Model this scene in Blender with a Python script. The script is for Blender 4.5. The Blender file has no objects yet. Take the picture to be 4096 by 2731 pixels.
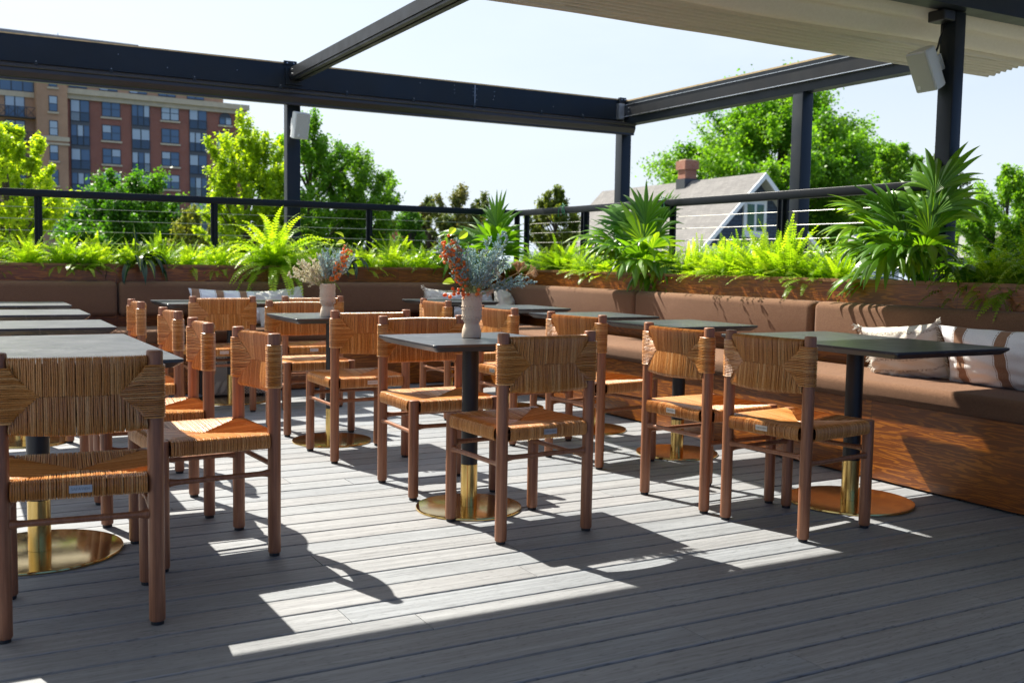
import bpy, bmesh, math, random
import numpy as np
from mathutils import Vector, Matrix, Euler
PI = math.pi; R = math.radians
sc = bpy.context.scene
COL = sc.collection

# ------------------------------------------------------------------ camera, light, exposure
CAM = (4085.18, 0.504, 0.0785, 0.0162, 1.08)          # focal (px of a 4096 frame), yaw, pitch, roll, height
def cam_axes():
    f, yaw, pitch, roll, H = CAM
    cy, sy = math.cos(yaw), math.sin(yaw)
    fw = np.array([sy*math.cos(pitch), cy*math.cos(pitch), -math.sin(pitch)])
    r = np.array([cy, -sy, 0.0]); u = np.cross(r, fw)
    return r*math.cos(roll)+u*math.sin(roll), -r*math.sin(roll)+u*math.cos(roll), fw
AR, AU, AF = cam_axes()
def ray(px, py):
    return AF + AR*(px-2048)/CAM[0] + AU*(1365.5-py)/CAM[0]
def on_plane(px, py, axis, val):                       # where a sight line meets the world plane axis=val
    d = ray(px, py); o = np.array([0, 0, CAM[4]]); t = (val-o[axis])/d[axis]
    return o+d*t
def at_depth(px, py, dep):                             # point at a depth along the view axis
    return np.array([0, 0, CAM[4]])+ray(px, py)*dep
cd = bpy.data.cameras.new("camera"); cam = bpy.data.objects.new("camera", cd); COL.objects.link(cam)
m = Matrix(((AR[0], AU[0], -AF[0], 0), (AR[1], AU[1], -AF[1], 0), (AR[2], AU[2], -AF[2], CAM[4]), (0, 0, 0, 1)))
cam.matrix_world = m
cd.sensor_width = 36; cd.lens = CAM[0]/4096*36; cd.clip_start = 0.05; cd.clip_end = 2000
cd.dof.use_dof = True; cd.dof.focus_distance = 4.2; cd.dof.aperture_fstop = 5.0
sc.camera = cam

SUN_AZ, SUN_EL = R(-17.0), R(49.2)                     # azimuth clockwise from +y
sdir = Vector((math.sin(SUN_AZ)*math.cos(SUN_EL), math.cos(SUN_AZ)*math.cos(SUN_EL), math.sin(SUN_EL)))
sl = bpy.data.lights.new("sun", 'SUN'); sl.energy = 5.0; sl.angle = R(0.53); sl.color = (1.0, 0.94, 0.83)
so = bpy.data.objects.new("sun", sl); COL.objects.link(so)
so.rotation_euler = sdir.to_track_quat('Z', 'Y').to_euler()

W = bpy.data.worlds.new("World"); sc.world = W; W.use_nodes = True
nt = W.node_tree; nt.nodes.clear()
wo = nt.nodes.new('ShaderNodeOutputWorld'); bg = nt.nodes.new('ShaderNodeBackground')
sky = nt.nodes.new('ShaderNodeTexSky'); sky.sky_type = 'NISHITA'; sky.sun_disc = False
sky.sun_elevation = SUN_EL; sky.sun_rotation = SUN_AZ; sky.dust_density = 3.0; sky.air_density = 1.0; sky.altitude = 50
tc = nt.nodes.new('ShaderNodeTexCoord'); mp = nt.nodes.new('ShaderNodeMapping'); mp.inputs['Scale'].default_value = (1.2, 1.2, 4.5)
nz = nt.nodes.new('ShaderNodeTexNoise'); nz.inputs['Scale'].default_value = 1.6; nz.inputs['Detail'].default_value = 7; nz.inputs['Roughness'].default_value = .58
rp = nt.nodes.new('ShaderNodeValToRGB'); rp.color_ramp.elements[0].position = .32; rp.color_ramp.elements[0].color = (.50, .50, .50, 1)
rp.color_ramp.elements[1].position = .72; rp.color_ramp.elements[1].color = (.96, .96, .96, 1)
mx = nt.nodes.new('ShaderNodeMixRGB'); mx.inputs[2].default_value = (5.35, 6.0, 6.75, 1)   # thin high cloud, in the sky texture's own units
nt.links.new(tc.outputs['Generated'], mp.inputs[0]); nt.links.new(mp.outputs[0], nz.inputs['Vector'])
sx = nt.nodes.new('ShaderNodeSeparateXYZ'); nt.links.new(tc.outputs['Generated'], sx.inputs[0])
hz = nt.nodes.new('ShaderNodeMapRange'); hz.inputs[1].default_value = .38; hz.inputs[2].default_value = .02; nt.links.new(sx.outputs['Z'], hz.inputs[0])
hm = nt.nodes.new('ShaderNodeMath'); hm.operation = 'MAXIMUM'      # haze whitens the sky towards the horizon
nt.links.new(rp.outputs[0], hm.inputs[0]); nt.links.new(hz.outputs[0], hm.inputs[1])
nt.links.new(nz.outputs[0], rp.inputs[0]); nt.links.new(hm.outputs[0], mx.inputs[0]); nt.links.new(sky.outputs[0], mx.inputs[1])
dt = nt.nodes.new('ShaderNodeVectorMath'); dt.operation = 'DOT_PRODUCT'; dt.inputs[1].default_value = tuple(sdir)
nt.links.new(tc.outputs['Generated'], dt.inputs[0])
dr = nt.nodes.new('ShaderNodeValToRGB'); dr.color_ramp.elements[0].position = .30; dr.color_ramp.elements[0].color = (.13, .31, .72, 1)
dr.color_ramp.elements[1].position = .64; dr.color_ramp.elements[1].color = (1, 1, 1, 1)
dm = nt.nodes.new('ShaderNodeMath'); dm.operation = 'MULTIPLY_ADD'; dm.inputs[1].default_value = .5; dm.inputs[2].default_value = .5
nt.links.new(dt.outputs['Value'], dm.inputs[0]); nt.links.new(dm.outputs[0], dr.inputs[0])
mm = nt.nodes.new('ShaderNodeMixRGB'); mm.blend_type = 'MULTIPLY'; mm.inputs[0].default_value = 1
nt.links.new(mx.outputs[0], mm.inputs[1]); nt.links.new(dr.outputs[0], mm.inputs[2])
nt.links.new(mm.outputs[0], bg.inputs[0]); nt.links.new(bg.outputs[0], wo.inputs[0]); bg.inputs[1].default_value = 0.075
sc.view_settings.view_transform = 'Standard'; sc.view_settings.look = 'None'
sc.view_settings.exposure = 1.18; sc.view_settings.gamma = 1
sc.cycles.use_denoising = True; sc.cycles.max_bounces = 8; sc.cycles.transparent_max_bounces = 8
sc.cycles.sample_clamp_indirect = 6; sc.cycles.caustics_reflective = False; sc.cycles.caustics_refractive = False

# ------------------------------------------------------------------ geometry helpers
class Geo:
    def __init__(s): s.v = []; s.f = []; s.n = 0; s.a = []
    def add(s, V, F, a=0.5):
        V = np.asarray(V, float).reshape(-1, 3); s.v.append(V)
        b = s.n
        s.f += [tuple(i+b for i in q) for q in F]
        s.n += len(V); s.a.append(np.full(len(V), a)); return s
    def box(s, x0, y0, z0, x1, y1, z1, a=0.5):
        V = [(x0,y0,z0),(x1,y0,z0),(x1,y1,z0),(x0,y1,z0),(x0,y0,z1),(x1,y0,z1),(x1,y1,z1),(x0,y1,z1)]
        return s.add(V, [(0,3,2,1),(4,5,6,7),(0,1,5,4),(1,2,6,5),(2,3,7,6),(3,0,4,7)], a)
    def tube(s, P, r, n=8, caps=True, a=0.5, closed=False):
        P = np.asarray(P, float); k = len(P)
        r = np.full(k, r) if np.isscalar(r) else np.asarray(r, float)
        T = np.gradient(P, axis=0) if not closed else np.roll(P, -1, 0)-np.roll(P, 1, 0)
        T /= np.linalg.norm(T, axis=1)[:, None]+1e-12
        up = np.array([0, 0, 1.0]) if abs(T[0][2]) < .9 else np.array([1.0, 0, 0])
        N = np.cross(T[0], up); N /= np.linalg.norm(N)
        V = []; ang = np.arange(n)*2*PI/n; ca, sa = np.cos(ang), np.sin(ang)
        for i in range(k):
            N = N-T[i]*np.dot(N, T[i]); N /= np.linalg.norm(N)+1e-12
            B = np.cross(T[i], N)
            V.append(P[i]+r[i]*(ca[:, None]*N+sa[:, None]*B))
        V = np.concatenate(V); F = []
        for i in range(k if closed else k-1):
            j = (i+1) % k
            for q in range(n):
                q2 = (q+1) % n
                F.append((i*n+q, i*n+q2, j*n+q2, j*n+q))
        if caps and not closed:
            F.append(tuple(range(n))[::-1]); F.append(tuple(range((k-1)*n, k*n)))
        return s.add(V, F, a)
    def lathe(s, prof, c=(0, 0, 0), n=32, a=0.5):
        P = [(r, z) for r, z in prof]; k = len(P); V = []
        for r, z in P:
            for q in range(n):
                V.append((c[0]+r*math.cos(2*PI*q/n), c[1]+r*math.sin(2*PI*q/n), c[2]+z))
        F = []
        for i in range(k-1):
            for q in range(n):
                q2 = (q+1) % n; F.append((i*n+q, i*n+q2, (i+1)*n+q2, (i+1)*n+q))
        F.append(tuple(range(n))[::-1]); F.append(tuple(range((k-1)*n, k*n)))
        return s.add(V, F, a)
    def grid(s, V, nu, nv, a=0.5):
        F = [(i*nv+j, (i+1)*nv+j, (i+1)*nv+j+1, i*nv+j+1) for i in range(nu-1) for j in range(nv-1)]
        return s.add(V, F, a)
    def prism(s, poly, z0, z1, a=0.5):
        n = len(poly); V = [(x, y, z0) for x, y in poly]+[(x, y, z1) for x, y in poly]
        F = [tuple(range(n))[::-1], tuple(range(n, 2*n))]+[(i, (i+1) % n, n+(i+1) % n, n+i) for i in range(n)]
        return s.add(V, F, a)
    def mesh(s, name, mat, smooth=False, xf=None):
        V = np.concatenate(s.v)
        if xf is not None:
            M = np.array(xf); V = V@M[:3, :3].T+M[:3, 3]
        me = bpy.data.meshes.new(name); me.from_pydata(V.tolist(), [], s.f)
        at = me.attributes.new("var", 'FLOAT', 'POINT'); at.data.foreach_set("value", np.concatenate(s.a).astype(np.float32))
        me.materials.append(mat)
        if smooth: me.polygons.foreach_set("use_smooth", [True]*len(me.polygons))
        me.update(); return me
def quads_mesh(name, V, mat, var=None, k=4):
    V = np.asarray(V, np.float32).reshape(-1, 3); n = len(V)//k
    me = bpy.data.meshes.new(name); me.vertices.add(len(V)); me.vertices.foreach_set("co", V.ravel())
    me.loops.add(len(V)); me.loops.foreach_set("vertex_index", np.arange(len(V), dtype=np.int32))
    me.polygons.add(n); me.polygons.foreach_set("loop_start", np.arange(0, len(V), k, dtype=np.int32))
    me.polygons.foreach_set("loop_total", np.full(n, k, dtype=np.int32))
    if var is not None:
        at = me.attributes.new("var", 'FLOAT', 'POINT'); at.data.foreach_set("value", np.repeat(np.asarray(var, np.float32), k))
    me.materials.append(mat); me.update(); me.validate(); return me
def ob(name, me, parent=None, loc=None, rot=None):
    o = bpy.data.objects.new(name, me); COL.objects.link(o)
    if parent is not None: o.parent = parent
    if loc is not None: o.location = loc
    if rot is not None: o.rotation_euler = rot
    return o
def part(name, g, mat, parent, smooth=False, label=None):
    o = ob(name, g.mesh(name, mat, smooth), parent)
    if label: o['label'] = label
    if smooth: shade_auto(o)
    return o
def tag(o, label, cat, group=None, kind=None):
    o['label'] = label; o['category'] = cat
    if group: o['group'] = group
    if kind: o['kind'] = kind
    return o
def thing(name, label, cat, loc=(0, 0, 0), rz=0, group=None):
    o = bpy.data.objects.new(name, None); COL.objects.link(o); o.location = loc; o.rotation_euler = (0, 0, rz)
    o.empty_display_size = .1
    return tag(o, label, cat, group)
def struct(name, g, mat, smooth=False):
    o = ob(name, g.mesh(name, mat, smooth)); o['kind'] = 'structure'; return o
def shade_auto(o, ang=40):
    me = o.data; bm = bmesh.new(); bm.from_mesh(me); lim = R(ang)
    for e in bm.edges:
        if len(e.link_faces) == 2 and e.calc_face_angle(0) > lim: e.smooth = False
    bm.to_mesh(me); bm.free()
def dup(root, loc, rz, label, group=None):
    kids = {}
    for o in bpy.data.objects:
        if o.parent is not None: kids.setdefault(o.parent.name, []).append(o)
    r = root.copy(); COL.objects.link(r); r.location = loc; r.rotation_euler = (0, 0, rz); r['label'] = label
    if group: r['group'] = group
    def rec(src, dst):
        for ch in kids.get(src.name, []):
            c = ch.copy(); COL.objects.link(c); c.parent = dst; rec(ch, c)
    rec(root, r); return r
def rbox(x0, y0, z0, x1, y1, z1, r=.03, seg=4, mat=None, name='cushion', puff=0.0):
    bm = bmesh.new(); bmesh.ops.create_cube(bm, size=1)
    for v in bm.verts:
        v.co = Vector(((x0+x1)/2+v.co.x*(x1-x0), (y0+y1)/2+v.co.y*(y1-y0), (z0+z1)/2+v.co.z*(z1-z0)))
    bmesh.ops.bevel(bm, geom=bm.edges[:]+bm.verts[:], offset=r, segments=seg, profile=.5, affect='EDGES')
    me = bpy.data.meshes.new(name); bm.to_mesh(me); bm.free(); me.materials.append(mat)
    me.polygons.foreach_set("use_smooth", [True]*len(me.polygons)); return me
def rotz(x, y, a): return x*math.cos(a)-y*math.sin(a), x*math.sin(a)+y*math.cos(a)

# ------------------------------------------------------------------ materials
class NB:
    def __init__(s, name):
        s.m = bpy.data.materials.new(name); s.m.use_nodes = True; s.t = s.m.node_tree; s.t.nodes.clear()
        s.out = s.n('ShaderNodeOutputMaterial'); s.p = s.n('ShaderNodeBsdfPrincipled'); s.l(s.p.outputs[0], s.out.inputs[0])
    def n(s, t, **k):
        o = s.t.nodes.new(t)
        for a, b in k.items(): setattr(o, a, b)
        return o
    def l(s, a, b): s.t.links.new(a, b)
    def set(s, **k):
        for a, b in k.items():
            i = s.p.inputs[a.replace('_', ' ')]
            if hasattr(b, 'links') or hasattr(b, 'is_output'): s.l(b, i)
            else: i.default_value = (*b, 1) if isinstance(b, tuple) and len(b) == 3 else b
        return s
    def coord(s, kind='Object', scale=(1, 1, 1), rot=(0, 0, 0), loc=(0, 0, 0)):
        c = s.n('ShaderNodeTexCoord'); mp = s.n('ShaderNodeMapping')
        mp.inputs['Scale'].default_value = scale; mp.inputs['Rotation'].default_value = rot; mp.inputs['Location'].default_value = loc
        s.l(c.outputs[kind], mp.inputs[0]); return mp.outputs[0]
    def noise(s, vec, scale=5, detail=4, rough=.5, dist=0):
        o = s.n('ShaderNodeTexNoise'); o.inputs['Scale'].default_value = scale; o.inputs['Detail'].default_value = detail
        o.inputs['Roughness'].default_value = rough; o.inputs['Distortion'].default_value = dist
        if vec is not None: s.l(vec, o.inputs['Vector'])
        return o.outputs[0]
    def ramp(s, fac, stops, interp='LINEAR'):
        o = s.n('ShaderNodeValToRGB'); cr = o.color_ramp; cr.interpolation = interp
        while len(cr.elements) < len(stops): cr.elements.new(.5)
        for e, (p, c) in zip(cr.elements, stops):
            e.position = p; e.color = (*c, 1) if isinstance(c, tuple) else (c, c, c, 1)
        s.l(fac, o.inputs[0]); return o.outputs[0]
    def math(s, op, a, b=None, c=None):
        o = s.n('ShaderNodeMath', operation=op)
        for i, x in enumerate((a, b, c)):
            if x is None: continue
            if isinstance(x, (int, float)): o.inputs[i].default_value = x
            else: s.l(x, o.inputs[i])
        return o.outputs[0]
    def mix(s, fac, a, b, mode='MIX'):
        o = s.n('ShaderNodeMixRGB', blend_type=mode)
        for i, x in ((0, fac), (1, a), (2, b)):
            if isinstance(x, (int, float)): o.inputs[i].default_value = x
            elif isinstance(x, tuple): o.inputs[i].default_value = (*x, 1)
            else: s.l(x, o.inputs[i])
        return o.outputs[0]
    def bump(s, h, strength=.3, dist=.01):
        o = s.n('ShaderNodeBump'); o.inputs['Strength'].default_value = strength; o.inputs['Distance'].default_value = dist
        s.l(h, o.inputs['Height']); s.l(o.outputs[0], s.p.inputs['Normal']); return o
    def attr(s, name='var'):
        o = s.n('ShaderNodeAttribute', attribute_name=name); return o.outputs['Fac']
    def sep(s, vec):
        o = s.n('ShaderNodeSeparateXYZ'); s.l(vec, o.inputs[0]); return o.outputs
    def comb(s, x, y, z):
        o = s.n('ShaderNodeCombineXYZ')
        for i, v in enumerate((x, y, z)):
            if isinstance(v, (int, float)): o.inputs[i].default_value = v
            else: s.l(v, o.inputs[i])
        return o.outputs[0]

def plain(name, col, rough=.5, metal=0.0, var=.12, scale=6, bump=0.0, coat=0.0, spec=.5):
    b = NB(name); v = b.coord(); n = b.noise(v, scale, 5, .6)
    c = b.ramp(n, [(.25, tuple(x*(1-var) for x in col)), (.75, tuple(min(1, x*(1+var)) for x in col))])
    b.set(Base_Color=c, Roughness=b.ramp(b.noise(v, scale*2.3, 4), [(.3, max(0, rough-.07)), (.7, min(1, rough+.07))]), Metallic=metal, Coat_Weight=coat, Specular_IOR_Level=spec)
    if bump: b.bump(b.noise(v, scale*12, 4), bump, .004)
    return b.m

# deck boards: wood-plastic composite, long grain, each board its own tint
b = NB('deck_board'); v = b.coord('Object'); var = b.attr()
x, y, z = b.sep(v)
off = b.math('MULTIPLY', var, 37.0)
gv = b.comb(b.math('ADD', b.math('MULTIPLY', x, .55), off), b.math('MULTIPLY', y, 9.0), off)
g1 = b.noise(gv, 1.5, 4, .55, .3)
lines = b.math('ABSOLUTE', b.math('SINE', b.math('MULTIPLY', g1, 95.0)))
lm = b.ramp(lines, [(.0, 0.0), (.38, 1.0)])
streak = b.noise(b.comb(b.math('MULTIPLY', x, 1.3), b.math('MULTIPLY', y, 60.0), off), 1.0, 4, .6)
tint = b.ramp(var, [(0, (.238, .256, .278)), (.3, (.248, .264, .282)), (.55, (.266, .270, .278)), (.8, (.254, .266, .280)), (1, (.252, .272, .292))])
c = b.mix(.75, tint, b.ramp(streak, [(.2, .5), (.8, 1.36)]), 'MULTIPLY')
c = b.mix(.6, c, b.ramp(lm, [(0, .35), (1, 1.1)]), 'MULTIPLY')
dirt = b.ramp(b.noise(v, 1.1, 6, .65), [(.35, .84), (.7, 1.1)])
c = b.mix(.8, c, dirt, 'MULTIPLY')
speck = b.ramp(b.noise(b.comb(b.math('MULTIPLY', x, 1.0), b.math('MULTIPLY', y, 2.0), 0.0), 38, 3, .7), [(.70, 0.0), (.76, .55)])
sm = b.ramp(b.noise(v, 2.3, 3, .6), [(.55, 0.0), (.68, 1.0)])
c = b.mix(b.math('MULTIPLY', speck, sm), c, (.62, .62, .60))
b.set(Base_Color=c, Roughness=b.ramp(streak, [(.2, .50), (.8, .68)]), Specular_IOR_Level=.45)
b.bump(b.mix(.5, lm, streak), .35, .002)
M_deck = b.m
M_sub = plain('deck_gap', (.018, .018, .02), .9)

def oak(name, axis):                                     # stained plain-sawn oak veneer, axis = grain direction (0 x, 1 y)
    b = NB(name); v = b.coord('Object'); x, y, z = b.sep(v)
    a, o = (x, y) if axis == 0 else (y, x)
    seam = b.n('ShaderNodeTexWhiteNoise', noise_dimensions='1D'); b.l(b.math('FLOOR', b.math('DIVIDE', b.math('ADD', a, 40.3), 1.22)), seam.inputs['W'])
    sh = b.math('MULTIPLY', seam.outputs[0], 23.0)
    gv = b.comb(b.math('ADD', b.math('MULTIPLY', a, 1.15), sh), b.math('MULTIPLY', b.math('ADD', z, b.math('MULTIPLY', o, .3)), 14.0), sh)
    n = b.noise(gv, 1.25, 4, .45, .4)
    ln = b.ramp(b.math('SINE', b.math('MULTIPLY', n, 82.0)), [(.30, 0.0), (.72, 1.0)])
    fine = b.noise(b.comb(b.math('MULTIPLY', a, 7.0), b.math('MULTIPLY', z, 120.0), sh), 1, 3, .7)
    c = b.mix(ln, (.19, .050, .006), b.ramp(b.noise(v, 2.2, 4), [(.3, (.33, .098, .008)), (.7, (.43, .140, .013))]))
    c = b.mix(.55, c, b.ramp(fine, [(.25, .5), (.7, 1.2)]), 'MULTIPLY')
    fa = b.math('FRACT', b.math('DIVIDE', b.math('ADD', a, 40.3), 1.22))
    sg = b.ramp(b.math('LESS_THAN', fa, .0022), [(0, 1.0), (1, .25)])
    c = b.mix(1.0, c, sg, 'MULTIPLY')
    b.set(Base_Color=c, Roughness=.33, Coat_Weight=.35, Coat_Roughness=.22)
    b.bump(b.mix(.5, ln, fine), .25, .0015)
    return b.m
M_oakx, M_oaky = oak('stained_oak_along_x', 0), oak('stained_oak_along_y', 1)
M_cap = plain('oak_cap', (.24, .115, .045), .5, var=.3, scale=14)

# faux-wood chair frame
b = NB('chair_wood'); v = b.coord('Object', (60, 60, 3.2)); n = b.noise(v, 1.6, 6, .62, .4)
f = b.noise(b.coord('Object', (260, 260, 7)), 1, 3, .7)
c = b.ramp(n, [(.3, (.21, .078, .032)), (.55, (.32, .128, .058)), (.75, (.40, .175, .086))])
c = b.mix(.5, c, b.ramp(f, [(.3, .6), (.7, 1.25)]), 'MULTIPLY')
b.set(Base_Color=c, Roughness=.42, Specular_IOR_Level=.5); b.bump(n, .25, .0008); M_cwood = b.m
# seagrass-look cord
b = NB('woven_cord'); var = b.attr(); v = b.coord('Object')
tw = b.noise(v, 150, 3, .6)
c = b.ramp(var, [(0, (.40, .145, .024)), (.35, (.49, .190, .038)), (.7, (.56, .24, .058)), (1, (.66, .34, .12))])
c = b.mix(.5, c, b.ramp(tw, [(.25, .45), (.5, 1.0), (.8, 1.3)]), 'MULTIPLY')
b.set(Base_Color=c, Roughness=.34, Specular_IOR_Level=.6, Coat_Weight=.06, Coat_Roughness=.3); b.bump(tw, .8, .0016); M_cord = b.m
M_cordin = plain('cord_core', (.10, .035, .006), .8)
M_rubber = plain('black_rubber', (.012, .012, .012), .6)
M_plate = plain('steel_plate', (.62, .62, .60), .38, 1.0, .06, 40)
M_plate_t = plain('plate_engraving', (.25, .25, .25), .5, .8)
M_brass = NB('brushed_brass'); v = M_brass.coord('Object', (30, 30, 3)); n = M_brass.noise(v, 2, 4)
M_brass.set(Base_Color=M_brass.ramp(n, [(.3, (.62, .42, .13)), (.7, (.74, .53, .20))]), Metallic=1.0, Roughness=M_brass.ramp(M_brass.noise(M_brass.coord(), 25, 5), [(.3, .17), (.7, .27)])); M_brass = M_brass.m
M_bplate = NB('brass_plate'); n = M_bplate.noise(M_bplate.coord(), 30, 6, .7)
M_bplate.set(Base_Color=M_bplate.ramp(n, [(.3, (.55, .37, .12)), (.7, (.68, .47, .17))]), Metallic=1.0, Roughness=M_bplate.ramp(n, [(.3, .09), (.7, .17)])); M_bplate = M_bplate.m
M_black = plain('black_powder_coat', (.012, .012, .013), .42)
# sintered-stone table top
b = NB('dark_stone_top'); v = b.coord('Object'); n = b.noise(v, 3.5, 6, .6)
vein = b.math('ABSOLUTE', b.math('SUBTRACT', b.noise(b.coord('Object', (1, 2.4, 1), (0, 0, .4)), 2.4, 5, .62, 1.2), .5))
c = b.ramp(n, [(.3, (.026, .030, .037)), (.7, (.042, .048, .058))])
c = b.mix(b.ramp(vein, [(0, .55), (.006, 0.0)]), c, (.20, .21, .22))
c = b.mix(b.ramp(b.noise(v, 420, 2), [(.62, 0.0), (.72, .12)]), c, (.24, .24, .23))
b.set(Base_Color=c, Roughness=b.ramp(b.noise(v, 9, 5), [(.3, .30), (.7, .38)]), Specular_IOR_Level=.55); M_top = b.m
M_alu = plain('dark_anodised_aluminium', (.007, .012, .018), .42, 0.0, .25, 2.0, spec=.35)
M_alu2 = plain('charcoal_beam', (.014, .015, .017), .42, 0.0, .3, 3.0, spec=.35)
M_rail = plain('railing_paint', (.007, .010, .015), .45, 0.0, .25, 5, spec=.28)
M_silver = plain('silver_channel', (.62, .64, .66), .3, .9, .1, 8)
M_galv = plain('galvanised_steel', (.50, .52, .54), .4, .85, .15, 30)
M_ply = plain('raw_timber_edge', (.52, .38, .20), .75, 0.0, .3, 18, .3)
M_cable = plain('steel_cable', (.42, .41, .39), .45, .9, .25, 60)
# cushion cloth
b = NB('brown_cushion_cloth'); v = b.coord('Object'); n = b.noise(v, 420, 2, .6); n2 = b.noise(v, 2.5, 4)
c = b.ramp(n, [(.3, (.095, .048, .027)), (.5, (.165, .088, .052)), (.72, (.31, .178, .108))])
c = b.mix(.5, c, b.ramp(n2, [(.3, .86), (.7, 1.12)]), 'MULTIPLY')
b.set(Base_Color=c, Roughness=.95, Sheen_Weight=.08, Specular_IOR_Level=.1); b.bump(b.math('ADD', b.math('MULTIPLY', n, .06), b.noise(b.coord('Object', (1.4, 1.4, 2.2)), 3.2, 3, .55, .6)), .3, .007); M_cush = b.m
# canopy cloth
b = NB('beige_canopy_cloth'); v = b.coord('Object'); n = b.noise(v, 60, 4)
c = b.ramp(n, [(.3, (.60, .57, .50)), (.7, (.64, .61, .54))])
b.set(Base_Color=c, Roughness=.9, Specular_IOR_Level=.1)
tr = b.n('ShaderNodeBsdfTranslucent'); b.l(c, tr.inputs[0]); ms = b.n('ShaderNodeMixShader'); ms.inputs[0].default_value = .15
b.l(b.p.outputs[0], ms.inputs[1]); b.l(tr.outputs[0], ms.inputs[2]); b.l(ms.outputs[0], b.out.inputs[0]); M_canopy = b.m
M_vase = NB('speckled_stoneware'); v = M_vase.coord(); n = M_vase.noise(v, 260, 2, .6)
M_vase.set(Base_Color=M_vase.mix(M_vase.ramp(n, [(.66, 0.0), (.73, .8)]), M_vase.ramp(M_vase.noise(v, 20, 4), [(.3, (.64, .52, .39)), (.7, (.72, .59, .45))]), (.12, .08, .06)), Roughness=.75)
M_vase.bump(M_vase.noise(v, 180, 4), .35, .001); M_vase = M_vase.m
M_white = plain('white_plastic', (.66, .68, .70), .45, 0.0, .05, 8)
def grille(name, base, hole, scale, rot=.78, thr=.30):
    b = NB(name); v = b.coord('Object', rot=(0, 0, 0)); x, y, z = b.sep(v)
    s1 = b.math('ADD', x, y); uv = b.comb(s1, z, 0.0)
    mpn = b.n('ShaderNodeMapping'); mpn.inputs['Rotation'].default_value = (0, 0, rot); b.l(uv, mpn.inputs[0])
    vo = b.n('ShaderNodeTexVoronoi', voronoi_dimensions='2D'); vo.inputs['Randomness'].default_value = 0; vo.inputs['Scale'].default_value = scale
    b.l(mpn.outputs[0], vo.inputs['Vector'])
    b.set(Base_Color=b.mix(b.math('LESS_THAN', vo.outputs['Distance'], thr), base, hole), Roughness=.5); return b.m
M_grille = grille('speaker_grille', (.58, .59, .58), (.22, .23, .19), 190)
M_grille2 = grille('subwoofer_grille', (.50, .45, .38), (.008, .008, .008), 62, .78, .34)

def leafmat(name, c0, c1, c2, trans=.45, tcol=None, rough=.42, spec=.4, scale=1.2):
    b = NB(name); var = b.attr(); n = b.noise(b.coord('Object'), scale, 3)
    oi = b.n('ShaderNodeObjectInfo'); k = b.math('ADD', b.math('ADD', b.math('MULTIPLY', var, .62), b.math('MULTIPLY', n, .42)), b.math('MULTIPLY', b.math('SUBTRACT', oi.outputs['Random'], .5), .38))
    c = b.ramp(k, [(.15, c0), (.52, c1), (.9, c2)])
    b.set(Base_Color=c, Roughness=rough, Specular_IOR_Level=spec)
    tr = b.n('ShaderNodeBsdfTranslucent'); b.l(b.mix(1.0, c, tcol or (1.9, 1.7, .6), 'MULTIPLY'), tr.inputs[0])
    ms = b.n('ShaderNodeMixShader'); ms.inputs[0].default_value = trans
    b.l(b.p.outputs[0], ms.inputs[1]); b.l(tr.outputs[0], ms.inputs[2]); b.l(ms.outputs[0], b.out.inputs[0]); return b.m
M_fern = leafmat('fern_frond', (.08, .18, .010), (.20, .36, .020), (.42, .56, .05), .55, (1.8, 1.7, .4), .38, .45, 3)
M_palm = leafmat('fan_palm_leaf', (.04, .13, .012), (.10, .25, .018), (.22, .38, .03), .48, (2.0, 1.7, .5), .32, .5, 3)
M_drac = leafmat('dracaena_leaf', (.012, .045, .014), (.02, .06, .018), (.05, .10, .02), .2, None, .25, .6, 3)
M_dracs = leafmat('dracaena_stripe', (.25, .30, .04), (.32, .36, .05), (.4, .42, .08), .3, None, .3, .5, 3)
M_tree_b = leafmat('bright_spring_leaf', (.17, .29, .014), (.32, .46, .024), (.50, .62, .06), .58, (1.7, 1.6, .4), .45, .4, .6)
M_tree_m = leafmat('mid_green_leaf', (.05, .155, .012), (.12, .27, .02), (.24, .41, .04), .5, (1.45, 1.55, .4), .45, .4, .5)
M_tree_d = leafmat('deep_green_leaf', (.06, .16, .012), (.12, .27, .018), (.23, .38, .03), .5, (1.7, 1.6, .4), .45, .4, .4)
M_tree_y = leafmat('olive_leaf', (.09, .14, .02), (.20, .25, .035), (.36, .38, .07), .4, (1.6, 1.5, .6), .5, .4, .6)
M_con = leafmat('conifer_needle', (.055, .11, .02), (.115, .18, .034), (.26, .24, .07), .25, (1.5, 1.4, .7), .6, .3, .5)
M_bark = plain('bark', (.085, .065, .048), .9, 0.0, .35, 8, .5)
M_soil = plain('potting_soil', (.03, .02, .013), .95, 0.0, .4, 30, .6)
M_fstem = plain('frond_stalk', (.16, .22, .05), .5, 0.0, .3, 10)
M_brick = None
def brick(name, c1, c2, mortar, sc_=1.0):
    b = NB(name); v = b.coord('Object'); x, y, z = b.sep(v)
    bt = b.n('ShaderNodeTexBrick'); bt.inputs['Scale'].default_value = sc_; bt.inputs['Color1'].default_value = (*c1, 1); bt.inputs['Color2'].default_value = (*c2, 1)
    bt.inputs['Mortar'].default_value = (*mortar, 1); bt.inputs['Brick Width'].default_value = .22; bt.inputs['Row Height'].default_value = .075; bt.inputs['Mortar Size'].default_value = .008
    b.l(b.comb(b.math('ADD', x, y), z, 0.0), bt.inputs['Vector'])
    n = b.ramp(b.noise(v, .35, 5), [(.3, .88), (.7, 1.12)])
    b.set(Base_Color=b.mix(1.0, bt.outputs[0], n, 'MULTIPLY'), Roughness=.9); return b.m
M_redbrick = brick('red_brick', (.27, .085, .055), (.33, .11, .07), (.30, .20, .16), 1.0)
M_tanbrick = brick('tan_brick', (.44, .24, .13), (.50, .28, .16), (.46, .33, .23), 1.0)
M_chim = brick('chimney_brick', (.30, .085, .045), (.38, .14, .075), (.34, .27, .22), 1.0)
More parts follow.
